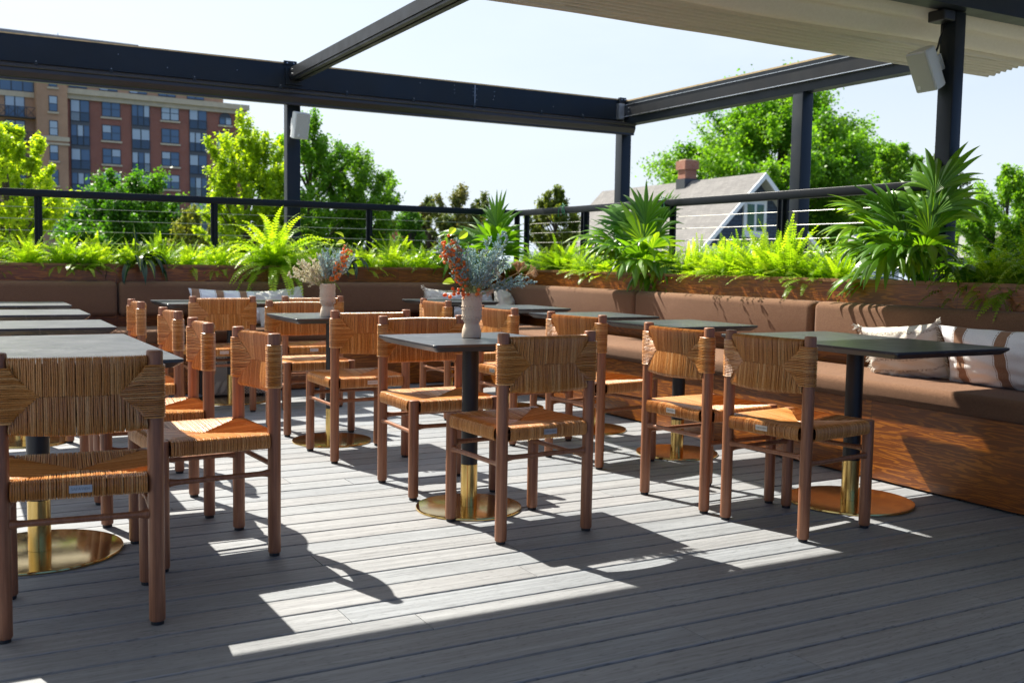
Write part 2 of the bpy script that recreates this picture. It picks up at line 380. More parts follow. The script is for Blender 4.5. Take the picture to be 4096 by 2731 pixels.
M_stone = plain('limestone_band', (.56, .47, .33), .85, 0.0, .12, 1.5)
M_wframe = plain('window_frame_grey', (.055, .062, .068), .5)
M_spand = plain('spandrel_panel', (.095, .10, .105), .5)
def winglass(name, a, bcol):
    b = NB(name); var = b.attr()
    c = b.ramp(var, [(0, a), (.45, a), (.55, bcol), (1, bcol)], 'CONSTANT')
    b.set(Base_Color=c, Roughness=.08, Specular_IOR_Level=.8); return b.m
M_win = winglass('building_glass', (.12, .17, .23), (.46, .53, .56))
M_wintrim = plain('white_trim', (.84, .85, .86), .6, 0.0, .05, 3)
b = NB('blue_shingle'); v = b.coord('Object'); x, y, z = b.sep(v)
bt = b.n('ShaderNodeTexBrick'); bt.inputs['Brick Width'].default_value = .35; bt.inputs['Row Height'].default_value = .18; bt.inputs['Mortar Size'].default_value = .012; bt.inputs['Scale'].default_value = 1.0
bt.inputs['Color1'].default_value = (.055, .078, .125, 1); bt.inputs['Color2'].default_value = (.07, .095, .15, 1); bt.inputs['Mortar'].default_value = (.02, .026, .04, 1)
b.l(b.comb(b.math('ADD', x, y), z, 0.0), bt.inputs['Vector']); b.set(Base_Color=bt.outputs[0], Roughness=.75); M_blue = b.m
b = NB('asphalt_shingle_roof'); v = b.coord('Object'); x, y, z = b.sep(v)
bt = b.n('ShaderNodeTexBrick'); bt.inputs['Brick Width'].default_value = .4; bt.inputs['Row Height'].default_value = .14; bt.inputs['Mortar Size'].default_value = .01; bt.inputs['Scale'].default_value = 1.0
bt.inputs['Color1'].default_value = (.165, .158, .152, 1); bt.inputs['Color2'].default_value = (.21, .20, .19, 1); bt.inputs['Mortar'].default_value = (.11, .105, .10, 1)
b.l(b.comb(b.math('ADD', x, y), b.math('MULTIPLY', z, 1.3), 0.0), bt.inputs['Vector'])
b.set(Base_Color=b.mix(.5, bt.outputs[0], b.ramp(b.noise(v, 1.5, 5), [(.3, .8), (.7, 1.2)]), 'MULTIPLY'), Roughness=.95); M_roof = b.m
M_soffit = plain('soffit', (.50, .50, .49), .7)
M_ground = NB('ground_cover'); v = M_ground.coord(); n = M_ground.noise(v, .06, 6, .6)
M_ground.set(Base_Color=M_ground.ramp(n, [(.35, (.05, .085, .025)), (.5, (.10, .11, .06)), (.62, (.16, .155, .15))]), Roughness=.95); M_ground = M_ground.m
# ------------------------------------------------------------------ the setting: ground, terrace mass, deck
g = Geo(); g.grid([(x, y, -7.0) for x in (-500, -100, 0, 100, 500) for y in (-500, -100, 0, 100, 900)], 5, 5); struct('ground', g, M_ground)
g = Geo(); g.box(-6, -5, -6.99, 7.4, 10.2, -.06); struct('terrace_base', g, plain('concrete', (.32, .31, .30), .9, 0, .15, 1))
g = Geo(); rng = random.Random(5)
BW, G0 = .1483, 3.2624
k0 = int((-3-G0)/BW)
for k in range(k0, 36):
    y0 = G0+k*BW; y1 = y0+BW-.0085
    if y1 > 8.35: break
    xs = [-5.0]; x = -5.0+rng.uniform(.6, 3.4)
    if k == -9: x = -.4
    while x < 5.0:
        xs.append(x); x += rng.choice((3.66, 3.66, 2.44))
    xs.append(5.25)
    yo = G0+(-8)*BW
    for a, c in zip(xs[:-1], xs[1:]):
        a0, c0 = a+.0014, c-.0014; r = .004; dz = rng.uniform(-.0008, .0008)
        pr = [(y0, -.024), (y0, -r), (y0+r*.35, -r*.35), (y0+r, 0), (y1-r, 0), (y1-r*.35, -r*.35), (y1, -r), (y1, -.024)]
        V = [(a0, p, q+dz) for p, q in pr]+[(c0, p, q+dz) for p, q in pr]
        F = [(i, i+8, i+9, i+1) for i in range(7)]+[tuple(range(8)), tuple(range(8, 16))[::-1]]
        g.add(V, F, rng.random())
struct('deck', g, M_deck)
g = Geo(); g.box(-5.2, -3.3, -.055, 5.3, 8.4, -.026); struct('deck_underlay', g, M_sub)


# ------------------------------------------------------------------ benches
def bench(name, label, axis, base, lo, hi, seams_b, seams_s):
    t = thing(name, label, 'bench', (0, 0, 0), 0, 'built-in cushioned benches round the deck')
    mk = (lambda a0, b0, z0, a1, b1, z1: (a0, b0, z0, a1, b1, z1)) if axis == 0 else (lambda a0, b0, z0, a1, b1, z1: (b0, a0, z0, b1, a1, z1))
    g = Geo(); g.box(*mk(lo, base, .012, hi, base+.02, .404)); part('base_panel', g, M_oakx if axis == 0 else M_oaky, t)
    g = Geo(); g.box(*mk(lo, base+.035, -.02, hi, base+.06, .03)); part('plinth', g, M_black, t)
    for a, c in zip(seams_s[:-1], seams_s[1:]):
        ob('seat_cushion', rbox(*mk(a+.004, base-.03, .405, c-.004, base+.53, .508), r=.035, seg=5, mat=M_cush, name='seat_cushion'), t)
    for a, c in zip(seams_b[:-1], seams_b[1:]):
        ob('back_cushion', rbox(*mk(a+.005, base+.47, .588, c-.005, base+.608, .868), r=.042, seg=5, mat=M_cush, name='back_cushion'), t)
    return t
bench('bench', 'long brown cushioned bench along the far planter, its backs in shade', 0, 8.14, -4.0, 4.09, [-2.8, -.8, 1.176, 2.95, 4.55], [-3.0, 4.05])
bench('bench', 'long brown cushioned bench along the right-hand planter, partly sunlit', 1, 4.09, -1.0, 8.14, [-.9, .7, 2.6, 4.527, 6.368, 8.60], [-1.0, 8.72])

# planters
def planter(label, axis, face, lo, hi, depth=.34):
    t = thing('planter_box', label, 'planter', (0, 0, 0), 0, 'stained oak planter boxes behind the benches')
    mk = (lambda a0, b0, z0, a1, b1, z1: (a0, b0, z0, a1, b1, z1)) if axis == 0 else (lambda a0, b0, z0, a1, b1, z1: (b0, a0, z0, b1, a1, z1))
    M = M_oakx if axis == 0 else M_oaky
    g = Geo(); g.box(*mk(lo, face, .03, hi, face+.025, .985)); part('front_panel', g, M, t)
    g = Geo(); g.box(*mk(lo, face+depth-.025, .03, hi, face+depth, .985)); part('back_panel', g, M, t)
    g = Geo(); g.box(*mk(lo, face-.014, .986, hi, face+.040, 1.006)); g.box(*mk(lo, face+depth-.04, .986, hi, face+depth+.012, 1.006)); part('top_trim', g, M_cap, t)
    g = Geo(); g.box(*mk(lo, face+.027, .90, hi, face+depth-.027, .945)); part('soil', g, M_soil, t)
planter('stained oak planter behind the far bench, full of ferns', 0, 8.75, -4.0, 5.055)
planter('stained oak planter behind the right-hand bench, streaked with plant shadows', 1, 4.70, -1.0, 8.73, .34)

# railings
def rod(x0, y0, z0, x1, y1, z1, r, n=6): return Geo().tube([(x0, y0, z0), (x1, y1, z1)], r, n)
def railing(label, axis, off, lo, hi, posts, double=()):
    t = thing('cable_railing', label, 'railing', (0, 0, 0), 0, 'dark cable railings above the planters')
    mk = (lambda a0, b0, z0, a1, b1, z1: (a0, b0, z0, a1, b1, z1)) if axis == 0 else (lambda a0, b0, z0, a1, b1, z1: (b0, a0, z0, b1, a1, z1))
    ob('top_rail', rbox(*mk(lo, off-.022, 1.534, hi, off+.022, 1.5935), r=.004, seg=2, mat=M_rail, name='top_rail'), t)
    for p in posts:
        g = Geo(); g.box(*mk(p-.03, off-.006, -.03, p+.03, off+.006, 1.534)); g.box(*mk(p-.005, off-.03, -.03, p+.005, off+.03, 1.533)); part('post', g, M_rail, t)
        if p in double:
            g = Geo(); g.box(*mk(p+.04, off-.03, -.03, p+.05, off+.03, 1.533)); part('post', g, M_rail, t)
    for z in (1.45, 1.357, 1.264, 1.171, 1.078):
        a = (lo, off-.006+.012, z) if axis == 0 else (off, lo, z); c = (hi, off+.006, z) if axis == 0 else (off, hi, z)
        part('cable', rod(*a, *c, .0026), M_cable, t)
railing('dark cable railing behind the far planter, brick building beyond it', 0, 9.126, -4.2, 5.106, [-3.6, -2.2, -.75, .644, 2.042, 3.478, 5.07])
railing('dark cable railing behind the right-hand planter, house with gable beyond it', 1, 5.084, 4.13, 9.104, [8.95, 7.857, 6.586, 5.331], (7.857, 5.331))
for i, (y, zt) in enumerate(((8.22, 1.56), (6.70, 1.59))):
    g = Geo(); P = []
    for k in range(26):
        a = k/25*2*PI*2; P.append((5.084+.034*math.cos(a), y+.012*k/25, 1.565+.044*math.sin(a)))
    g.tube(P, .0032, 5)
    g.tube([(5.05, y, 1.60), (5.04, y-.02, 1.625), (5.03, y-.05, 1.61), (5.04, y-.03, 1.585), (5.05, y, 1.60)], .003, 5)
    g.tube([(5.05, y, 1.60), (5.045, y+.03, 1.60), (5.04, y+.05, 1.57), (5.04, y+.055, 1.50)], .003, 5)
    g.tube([(5.05, y, 1.60), (5.04, y-.045, 1.58), (5.035, y-.06, 1.53)], .003, 5)
    tag(ob('twine_tie', g.mesh('twine_tie', plain('green_twine', (.02, .22, .09), .6))), ('green twine tied round the right-hand rail near its corner', 'green twine bow tied on the rail above the middle fan palm')[i], 'twine')

# ------------------------------------------------------------------ pergola
pg = thing('pergola', 'dark metal pergola frame over the deck with gutter and corner posts', 'pergola')
g = Geo(); g.box(-3.5, 9.34, 2.628, 6.62, 9.46, 2.842); part('far_beam', g, M_alu, pg)
g = Geo(); g.box(-3.5, 9.335, 2.843, 6.62, 9.45, 2.855); part('timber_strip', g, M_ply, pg)
g = Geo(); g.box(-3.5, 9.36, 2.600, 6.50, 9.45, 2.626); part('lower_flange', g, plain('brown_flange', (.09, .072, .06), .6), pg)
prof = [(9.33, 2.470), (9.33, 2.590), (9.205, 2.590), (9.185, 2.583), (9.185, 2.566), (9.200, 2.556), (9.196, 2.53), (9.215, 2.49), (9.222, 2.482), (9.222, 2.462), (9.26, 2.462)]
g = Geo(); n = len(prof)
g.add([(-3.5, y, z) for y, z in prof]+[(6.56, y, z) for y, z in prof], [(i, (i+1) % n, n+(i+1) % n, n+i) for i in range(n)]+[tuple(range(n))[::-1], tuple(range(n, 2*n))]); part('gutter', g, plain('gutter_brown_black', (.026, .024, .024), .35), pg)
for x in (-1.9, -1.2, -.6, .05, .654, 1.223, 1.897, 2.651, 3.276, 3.948, 4.6, 5.371, 5.874):
    g = Geo(); P = [(x-.014, 2.588), (x+.014, 2.588), (x+.014, 2.622), (x+.008, 2.632), (x-.008, 2.632), (x-.014, 2.622)]
    V = [(a, 9.19, z) for a, z in P]+[(a, 9.204, z) for a, z in P]
    g.add(V, [tuple(range(6)), tuple(range(6, 12))[::-1]]+[(i, (i+1) % 6+0, (i+1) % 6+6, i+6) for i in range(6)])
    c = part('gutter_clip', g, M_alu, pg)
    g = Geo(); g.tube([(x, 9.188, 2.619), (x, 9.183, 2.619)], .0035, 8); part('screw', g, M_galv, c)
def post(x0, y0, x1, y1, zt, mat=M_alu, parent=pg):
    me = rbox(x0, y0, -.05, x1, y1, zt, r=.006, seg=2, mat=mat, name='post'); return ob('post', me, parent)
post(2.757, 9.345, 2.883, 9.455, 2.60); post(6.48, 9.335, 6.605, 9.46, 2.60); post(6.487, 6.64, 6.613, 6.765, 2.575); post(-3.4, 9.345, -3.27, 9.455, 2.60)
post(5.085, 4.02, 5.175, 4.125, 2.549)
g = Geo(); g.box(6.50, 3.0, 2.578, 6.62, 9.333, 2.655); g.box(6.53, 3.0, 2.656, 6.60, 9.333, 2.785); g.box(6.50, 3.0, 2.786, 6.62, 9.333, 2.826); part('side_beam', g, M_alu, pg)
g = Geo(); g.box(6.47, 3.0, 2.664, 6.528, 9.28, 2.779); part('track', g, M_alu2, pg)
for z0, z1 in ((2.780, 2.7845), (2.6565, 2.6625)):
    g = Geo(); g.box(6.463, 3.0, z0, 6.528, 9.28, z1); part('track_lip', g, M_silver, pg)
g = Geo(); g.box(6.50, 3.0, 2.827, 6.615, 9.33, 2.841); part('timber_strip', g, M_ply, pg)
g = Geo(); g.box(2.765, 4.2, 2.712, 2.885, 9.31, 2.80); part('cross_beam', g, M_alu2, pg)
g = Geo(); g.box(2.775, 4.2, 2.692, 2.815, 9.31, 2.711); g.box(2.835, 4.2, 2.692, 2.878, 9.31, 2.711); part('cross_track', g, M_alu2, pg)
for (x0, y0, z0, x1, y1, z1) in ((2.735, 9.315, 2.655, 2.90, 9.338, 2.805), (2.72, 9.32, 2.835, 2.84, 9.336, 2.868), (6.40, 9.285, 2.632, 6.47, 9.337, 2.80), (6.42, 9.30, 2.81, 6.50, 9.338, 2.865)):
    g = Geo(); g.box(x0, y0, z0, x1, y1, z1); bt = part('bracket', g, M_alu if z0 != 2.632 else M_galv, pg)
    for q in range(2):
        g = Geo(); xx = x0+(x1-x0)*(.25+.5*q); g.tube([(xx, y0-.001, z1-.02), (xx, y0-.007, z1-.02)], .006, 8); part('bolt', g, M_galv, bt)
for z in (2.735, 2.775):
    g = Geo(); g.tube([(2.7645, 9.21, z), (2.756, 9.21, z)], .008, 8); part('bolt', g, M_galv, pg)
    g = Geo(); g.tube([(6.469, 9.20, z-.03), (6.461, 9.20, z-.03)], .008, 8); part('bolt', g, M_galv, pg)
g = Geo(); g.box(-2.5, 3.95, 2.552, 8.0, 4.075, 2.84); part('near_beam', g, M_alu, pg)
g = Geo(); g.box(5.2, 4.076, 2.575, 8.0, 4.10, 2.59); part('cloth_rail', g, plain('brown_rail', (.10, .065, .04), .6), pg)
rs = random.Random(3)
g = Geo()
for xx, zz in [(4.66, 2.80), (4.66, 2.765), (4.66, 2.73), (4.70, 2.80), (4.695, 2.735), (4.70, 2.69), (4.45, 2.81), (4.45, 2.77), (4.452, 2.735), (4.90, 2.79), (4.90, 2.745), (4.89, 2.71), (4.08, 2.80), (2.30, 2.74), (1.7, 2.70), (1.3, 2.77), (5.6, 2.7)]:
    g.tube([(xx, 9.3405, zz), (xx, 9.337, zz)], .0032, 8)
part('rivet', g, M_galv, pg)['kind'] = 'stuff'
g = Geo(); g.box(4.676, 9.3365, 2.63, 4.681, 9.34, 2.838); part('joint_line', g, M_galv, pg)

# canopies
def canopy(label, x0, x1):
    yz = []
    N = 8; ys, ye = 4.72, 4.37
    for k in range(N):
        a, c = ys+(ye-ys)*k/N, ys+(ye-ys)*(k+1)/N
        for q in range(8):
            t = q/8; z = 2.440+.040*k/N-.050*math.sin(PI*t)**.7
            yz.append((a+(c-a)*t, z))
    for (a, c, za, zc, d) in ((4.37, 4.22, 2.48, 2.53, .07), (4.22, 4.10, 2.53, 2.60, .05), (4.10, 3.90, 2.60, 2.875, .0)):
        for q in range(10):
            t = q/10; yz.append((a+(c-a)*t, za+(zc-za)*t-d*math.sin(PI*t)))
    y = 3.90
    while y > -1.4:
        for q in range(10):
            t = q/10; yz.append((y-.5*t, 2.90-.07*math.sin(PI*t)))
        y -= .5
    yz = [(4.735, 2.46), (4.73, 2.44)]+yz
    nx = int((x1-x0)/.09)+1; V = []
    rg = np.random.RandomState(2)
    ph = rg.rand(len(yz))*6
    for i in range(nx):
        x = x0+(x1-x0)*i/(nx-1)
        for j, (y, z) in enumerate(yz):
            w = .006*math.sin(x*1.7+ph[j//10])+.003*math.sin(x*6.1+ph[j//8])
            big = .018*math.sin(x*2.3+j*.12) if 64 < j < 86 else 0
            V.append((x, y+.4*w, z+w*.6+big*.5))
    g = Geo(); g.grid(V, nx, len(yz))
    o = ob('canopy_cloth', g.mesh('canopy_cloth', M_canopy, True)); tag(o, label, 'canopy')
    sm = o.modifiers.new('thick', 'SOLIDIFY'); sm.thickness = .0015
canopy('pleated beige cloth canopy bunched under the upper right corner of the pergola', -2.6, 6.30)

# wall speakers
def speaker(label, loc, rot, bracket_side, group='small white loudspeakers on the pergola posts'):
    t = thing('loudspeaker', label, 'loudspeaker', loc, 0, group); t.rotation_euler = rot
    w, h, d = .075, .118, .062                                         # local: front is -y
    prof = [(-w, -d), (w, -d), (w*.98, -d*.2), (w*.80, d*.55), (w*.45, d), (-w*.45, d), (-w*.80, d*.55), (-w*.98, -d*.2)]
    bm = bmesh.new(); lo = [bm.verts.new((x, y, -h)) for x, y in prof]; hi = [bm.verts.new((x, y, h)) for x, y in prof]
    bm.faces.new(lo[::-1]); bm.faces.new(hi)
    for i in range(8): bm.faces.new((lo[i], lo[(i+1) % 8], hi[(i+1) % 8], hi[i]))
    bmesh.ops.bevel(bm, geom=bm.edges[:], offset=.006, segments=3, affect='EDGES')
    me = bpy.data.meshes.new('cabinet'); bm.to_mesh(me); bm.free(); me.materials.append(M_white); ob('cabinet', me, t)
    V = []; nu = 9
    for i in range(nu):
        for j in range(2):
            u = i/(nu-1)*2-1; V.append((u*w*.9, -d-.006*(1-u*u)-.002, (j*2-1)*h*.93))
    g = Geo(); g.grid(V, nu, 2); gr = part('grille', g, M_grille, t, True)
    g = Geo()
    for k in range(2):
        x = -w*.62+k*.011; z = -h*.72
        V = [(x, -d-.0095, z-.012), (x+.006, -d-.0095, z-.012), (x+.011, -d-.0095, z+.012), (x+.005, -d-.0095, z+.012)]
        g.add(V+[(a, b+.003, c) for a, b, c in V], [(0, 1, 2, 3), (4, 7, 6, 5), (0, 4, 5, 1), (1, 5, 6, 2), (2, 6, 7, 3), (3, 7, 4, 0)])
    part('emblem', g, M_wintrim, gr)
    g = Geo(); s = bracket_side
    g.box(-.02, d-.002, -.045, .02, d+.03, .045); g.box(-.03, d+.03, -.05, .03, d+.036, .05); part('bracket', g, M_white, t)
    return t
sp1 = speaker('small white loudspeaker on the left pergola post, tilted down', tuple(on_plane(1196, 502, 1, 9.20)), (R(12), 0, R(14)), 1)
c2 = on_plane(3697, 268, 0, 4.93)
sp2 = speaker('white loudspeaker hung on the near right post, tilted steeply down', (4.985, 4.115, 2.225), (R(27), 0, R(-93)), 1)
g = Geo(); g.box(4.985, 4.02, 2.487, 5.083, 4.135, 2.55); jb = ob('junction_box', g.mesh('junction_box', M_black)); tag(jb, 'black taped junction box on the near right post under the beam', 'junction box')
bv = jb.modifiers.new('b', 'BEVEL'); bv.width = .008; bv.segments = 2
g = Geo(); g.tube([(5.065, 4.08, 2.49), (5.062, 4.085, 2.44), (5.045, 4.09, 2.40), (5.04, 4.095, 2.36), (5.03, 4.10, 2.325)], .006, 8)
tag(ob('cable', g.mesh('cable', M_black, True)), 'black cable from the junction box down to the loudspeaker', 'cable')

# ------------------------------------------------------------------ chairs
def cyl_leg(zt, r):
    g = Geo(); rr = r
    g.lathe([(rr*.90, .012), (rr*.98, .0145), (rr, .019), (rr, zt-.006), (rr*.95, zt-.0015), (rr*.86, zt)], n=20); return g
def make_chair():
    t = thing('woven_chair', '', 'chair', (0, 0, 0), 0, 'woven cord dining chairs')
    HX, HY, r = .2025, .1975, .0232
    foot = Geo().lathe([(.016, 0), (.0185, .001), (.0185, .008), (.017, .012)], n=14).mesh('foot_cap', M_rubber)
    lf, lr_ = cyl_leg(.452, r).mesh('leg', M_cwood, True), cyl_leg(.808, r).mesh('leg', M_cwood, True)
    for sx in (-1, 1):
        for sy, me in ((1, lf), (-1, lr_)):
            l = ob('leg', me, t, (sx*HX, sy*HY, 0)); shade_auto(l) if sx == -1 else None
            ob('foot_cap', foot, l)
    def st(a, b):
        a, b = Vector(a), Vector(b); d = (b-a).normalized(); L = (b-a).length
        s = [0, .012, .024, .04, L/2, L-.04, L-.024, L-.012, L]
        g = Geo(); g.tube([a+d*q for q in s], [.0155, .013, .0108, .0098, .0098, .0098, .0108, .013, .0155], 12); part('stretcher', g, M_cwood, t, True)
    k = r*.85
    st((-HX+k, HY, .331), (HX-k, HY, .331)); st((-HX+k, -HY, .331), (HX-k, -HY, .331))
    st((-HX, HY-k, .305), (-HX, -HY+k, .305)); st((HX, HY-k, .305), (HX, -HY+k, .305))
    rg = random.Random(11); sr = .0031; NS = 54
    # seat
    g = Geo(); X = .176; Y = .171; D = .014
    for fb in (1, -1):
        for i in range(NS+1):
            x = -X+2*X*i/NS; e = max(.006, Y*abs(x)/X)+rg.uniform(-.002, .002); j = rg.uniform(-.0011, .0011); zc = .446-D*(1-abs(x)/X)+rg.uniform(-.0012, .0012)
            P = [(x, .165, .397), (x, .205, .3965), (x, .2175, .401), (x, .2215, .412), (x, .2215, .434), (x, .216, .4455), (x, .203, .4495), (x, .18, .4485)]
            if e < .165: P += [(x, (.18+e)/2, (.4485+zc)/2+.0005), (x, e, zc)]
            P = [(a+j+rg.uniform(-.0004, .0004), fb*b_, c+rg.uniform(-.0004, .0006)) for a, b_, c in P]
            g.tube(P, sr, 5, False, rg.random())
    for lrr in (1, -1):
        for i in range(NS+1):
            y = -Y+2*Y*i/NS; e = max(.006, X*abs(y)/Y)+rg.uniform(-.002, .002); j = rg.uniform(-.0011, .0011); zc = .446-D*(1-abs(y)/Y)+rg.uniform(-.0012, .0012)
            P = [(.17, y, .397), (.21, y, .3965), (.2225, y, .401), (.2265, y, .412), (.2265, y, .434), (.221, y, .4455), (.208, y, .4495), (.185, y, .4485)]
            if e < .17: P += [((.185+e)/2, y, (.4485+zc)/2+.0005), (e, y, zc)]
            P = [(lrr*a, b_+j+rg.uniform(-.0004, .0004), c+rg.uniform(-.0004, .0006)) for a, b_, c in P]
            g.tube(P, sr, 5, False, rg.random())
    seat = part('seat', g, M_cord, t, True)
    g = Geo(); nn = 9; V = []
    for i in range(nn):
        for j in range(nn):
            u, v = i/(nn-1)*2-1, j/(nn-1)*2-1; V.append((u*.215, v*.21, .4435-D*(1-max(abs(u), abs(v)))-.001))
    g.grid(V, nn, nn); g.box(-.205, -.20, .3985, .205, .20, .425); part('seat_core', g, M_cordin, seat)
    # back
    BX, VX = .178, .105
    yc = lambda x: -HY-.040*(1-min(1, (x/.19)**2))
    g = Geo(); NB_ = 64
    for i in range(NB_+1):
        x = -BX+2*BX*i/NB_; ax = abs(x); y = yc(x)
        zu = .688+max(0, (ax-VX)/(BX-VX))*.074+rg.uniform(-.0015, .0015); zl = .687-max(0, (ax-VX)/(BX-VX))*.070+rg.uniform(-.0015, .0015)
        zt = .7955-.002*(ax/BX); zb = .578+.004*(ax/BX); lean = rg.uniform(-.0015, .0015); x += rg.uniform(-.0007, .0007); ze_j = rg.uniform(-.0008, .0008)
        for (s0, zz, ze) in ((1, zu, zt), (-1, zl, zb)):
            ra = .0135; c = ze-s0*ra; d = .006
            P = [(x, y+d, zz), (x+lean, y+.010, (zz+c)/2), (x, y+ra, c)]+[(x, y+ra*math.cos(a), c+s0*ra*math.sin(a)) for a in (.6, 1.2, 1.94, 2.54)]+[(x, y-ra, c), (x+lean, y-.010, (zz+c)/2), (x, y-d, zz)]
            P = [(a+rg.uniform(-.0004, .0004), b_, c_) for a, b_, c_ in P]
            g.tube(P, sr*.93, 5, False, rg.random())
    NW = 23
    for sx in (-1, 1):
        for i in range(NW+1):
            z = .616+(.765-.616)*i/NW; dz = z-.6875; f = abs(dz)/.0755; xe = VX+min(1, f)*(BX-VX)-.004+rg.uniform(-.002, .002)
            P = [(xe, yc(xe)+.0075, z-dz*.10), (max(xe, .15)*.5+.0875, yc(.16)+.014, z), (HX-.012, -HY+.0262, z)]
            P += [(HX+.0268*math.sin(a), -HY+.0268*math.cos(a), z) for a in (.3, .95, PI/2, 2.2, 2.85)]
            P += [(HX-.012, -HY-.0262, z), (max(xe, .15)*.5+.0875, yc(.16)-.014, z), (xe, yc(xe)-.0075, z-dz*.10)]
            P = [(sx*a, b_, c_+rg.uniform(-.0008, .0008)) for a, b_, c_ in P]
            g.tube(P, sr, 5, False, rg.random())
    bk = part('backrest', g, M_cord, t, True)
    g = Geo(); nn = 13; V = []
    for i in range(nn):
        x = -.185+.37*i/(nn-1)
        for (dy, z) in ((.004, .60), (.004, .775), (-.004, .775), (-.004, .60)): V.append((x, yc(x)+dy, z))
    F = [(i*4+q, i*4+(q+1) % 4, i*4+4+(q+1) % 4, i*4+4+q) for i in range(nn-1) for q in range(4)]
    g.add(V, F); part('back_core', g, M_cordin, bk)
    # maker's plate
    g = Geo(); g.box(-.030, -.2275, .4135, .030, -.2252, .4345); pl = part('name_plate', g, M_plate, t)
    cu = bpy.data.curves.new('plate_text', 'FONT'); cu.body = 'SAFAVIEH'; cu.size = .0115; cu.align_x = 'CENTER'; cu.align_y = 'CENTER'; cu.extrude = .0003
    tmp = bpy.data.objects.new('tmp', cu); COL.objects.link(tmp); dg = bpy.context.evaluated_depsgraph_get()
    me = bpy.data.meshes.new_from_object(tmp.evaluated_get(dg)); bpy.data.objects.remove(tmp); me.name = 'plate_text'; me.materials.clear(); me.materials.append(M_plate_t)
    ob('plate_text', me, pl, (0, -.2279, .424), (R(90), 0, 0))
    for sx in (-1, 1):
        g = Geo(); g.tube([(sx*.027, -.2274, .424), (sx*.027, -.2284, .424)], .0013, 8); part('screw', g, M_galv, pl)
    return t
chair0 = make_chair(); used = False
def place_chair(rx, ry, ang, label):                    # rx, ry = middle between the two rear feet; ang = facing, ccw from +y
    global used
    a = R(ang); dx, dy = rotz(0, .1975, a); loc = (rx+dx, ry+dy, 0)
    if not used:
        chair0.location = loc; chair0.rotation_euler = (0, 0, a); chair0['label'] = label; used = True; return chair0
    return dup(chair0, loc, a, label)
place_chair(.312, 3.082, -5, 'woven chair nearest the camera at the left edge, seen from behind')
place_chair(1.000, 3.805, 94, 'woven chair side-on at the near left table, right of the closest chair')
place_chair(.934, 4.451, 87, 'second woven chair along the near left table, behind the first side-on one')
place_chair(.985, 5.40, 90, 'woven chair at the second table of the left row')
place_chair(.985, 6.49, 89, 'farthest woven chair of the left row, before the shaded bench')
place_chair(1.640, 7.08, 0, 'woven chair before the striped pillow on the far bench, back to camera')
place_chair(2.275, 7.08, 0, 'woven chair at the far bench table half hidden behind the farther vase')
place_chair(1.975, 6.405, 180, 'woven chair facing the camera at the table with the cream and blue bouquet')
place_chair(1.966, 5.123, 1, 'woven chair with back to camera before the table with the cream and blue bouquet')
place_chair(2.020, 4.574, 179, 'woven chair facing the camera behind the centre table and its vase')
place_chair(2.030, 3.392, 3.5, 'woven chair in the middle foreground, back to camera at the centre table')
place_chair(2.894, 3.098, -83, 'rightmost woven chair, at the near right table by the fringed pillow')
place_chair(2.848, 3.630, -87, 'woven chair beside the rightmost one, a sun wedge across its back')
place_chair(2.930, 4.608, -80, 'woven chair at the second right-hand table, just behind the middle foreground chair')
place_chair(2.868, 5.39, -88, 'woven chair right of the centre vase, at the third right-hand table')
place_chair(2.93, 6.41, -90, 'farthest woven chair of the right row, left of the centre vase')

# ------------------------------------------------------------------ tables
def make_table(name, wx, wy, pr, cr, label, loc, rz=0, off=(0, 0)):
    t = thing(name, label, 'table', loc, rz, 'dark-topped pedestal tables')
    hx, hy = wx/2, wy/2; ch = .018; bm = bmesh.new()
    def ring(ix, z, rr=.012):
        P = []
        for sx, sy, a0 in ((1, 1, 0), (-1, 1, 90), (-1, -1, 180), (1, -1, 270)):
            for q in range(4):
                a = R(a0+q*30); P.append(bm.verts.new((sx*(hx-ix-rr)+rr*math.cos(a), sy*(hy-ix-rr)+rr*math.sin(a), z)))
        return P
    rings = [ring(.024, .715), ring(.002, .733), ring(0, .735), ring(0, .7435), ring(.0015, .745)]
    bm.faces.new(rings[0][::-1]); bm.faces.new(rings[-1])
    for a, b_ in zip(rings[:-1], rings[1:]):
        for i in range(16): bm.faces.new((a[i], a[(i+1) % 16], b_[(i+1) % 16], b_[i]))
    me = bpy.data.meshes.new('tabletop'); bm.to_mesh(me); bm.free(); me.materials.append(M_top); ob('tabletop', me, t)
    g = Geo(); g.box(off[0]-.17, off[1]-.025, .700, off[0]+.17, off[1]+.025, .7145); g.box(off[0]-.025, off[1]-.17, .700, off[0]+.025, off[1]+.17, .7135); part('support_plate', g, M_black, t)
    g = Geo(); g.lathe([(cr, .197), (cr, .6995)], (off[0], off[1], 0), 32); part('column', g, M_black, t, True)
    g = Geo(); g.lathe([(cr*1.015, .0125), (cr*1.015, .196)], (off[0], off[1], 0), 32); part('column_sleeve', g, M_brass, t, True)
    g = Geo(); g.lathe([(pr-.003, 0), (pr, .0015), (pr, .0085), (pr-.002, .0115), (pr-.006, .012)], (off[0], off[1], 0), 72); part('base_plate', g, M_bplate, t, True)
    return t
tb = make_table('pedestal_table', .62, .60, .232, .036, 'dark square table in the centre holding the blue and orange bouquet', (1.972, 3.945, 0))
def tdup(x, y, label, rz=0): return dup(tb, (x, y, 0), rz, label)
tdup(1.967, 5.76, 'dark square table holding the cream and blue bouquet')
tdup(.37, 5.33, 'dark table second in the left row, just past the biggest tabletop')
tdup(.38, 6.43, 'dark table third in the left row')
tdup(.39, 7.53, 'dark table at the far end of the left row, close to the shaded bench')
tdup(3.625, 4.60, 'dark table second in the right row, behind the sun-wedge chair')
tdup(3.625, 5.50, 'dark table third along the right-hand bench')
tdup(3.625, 6.55, 'dark table fourth along the right-hand bench, behind the middle vase')
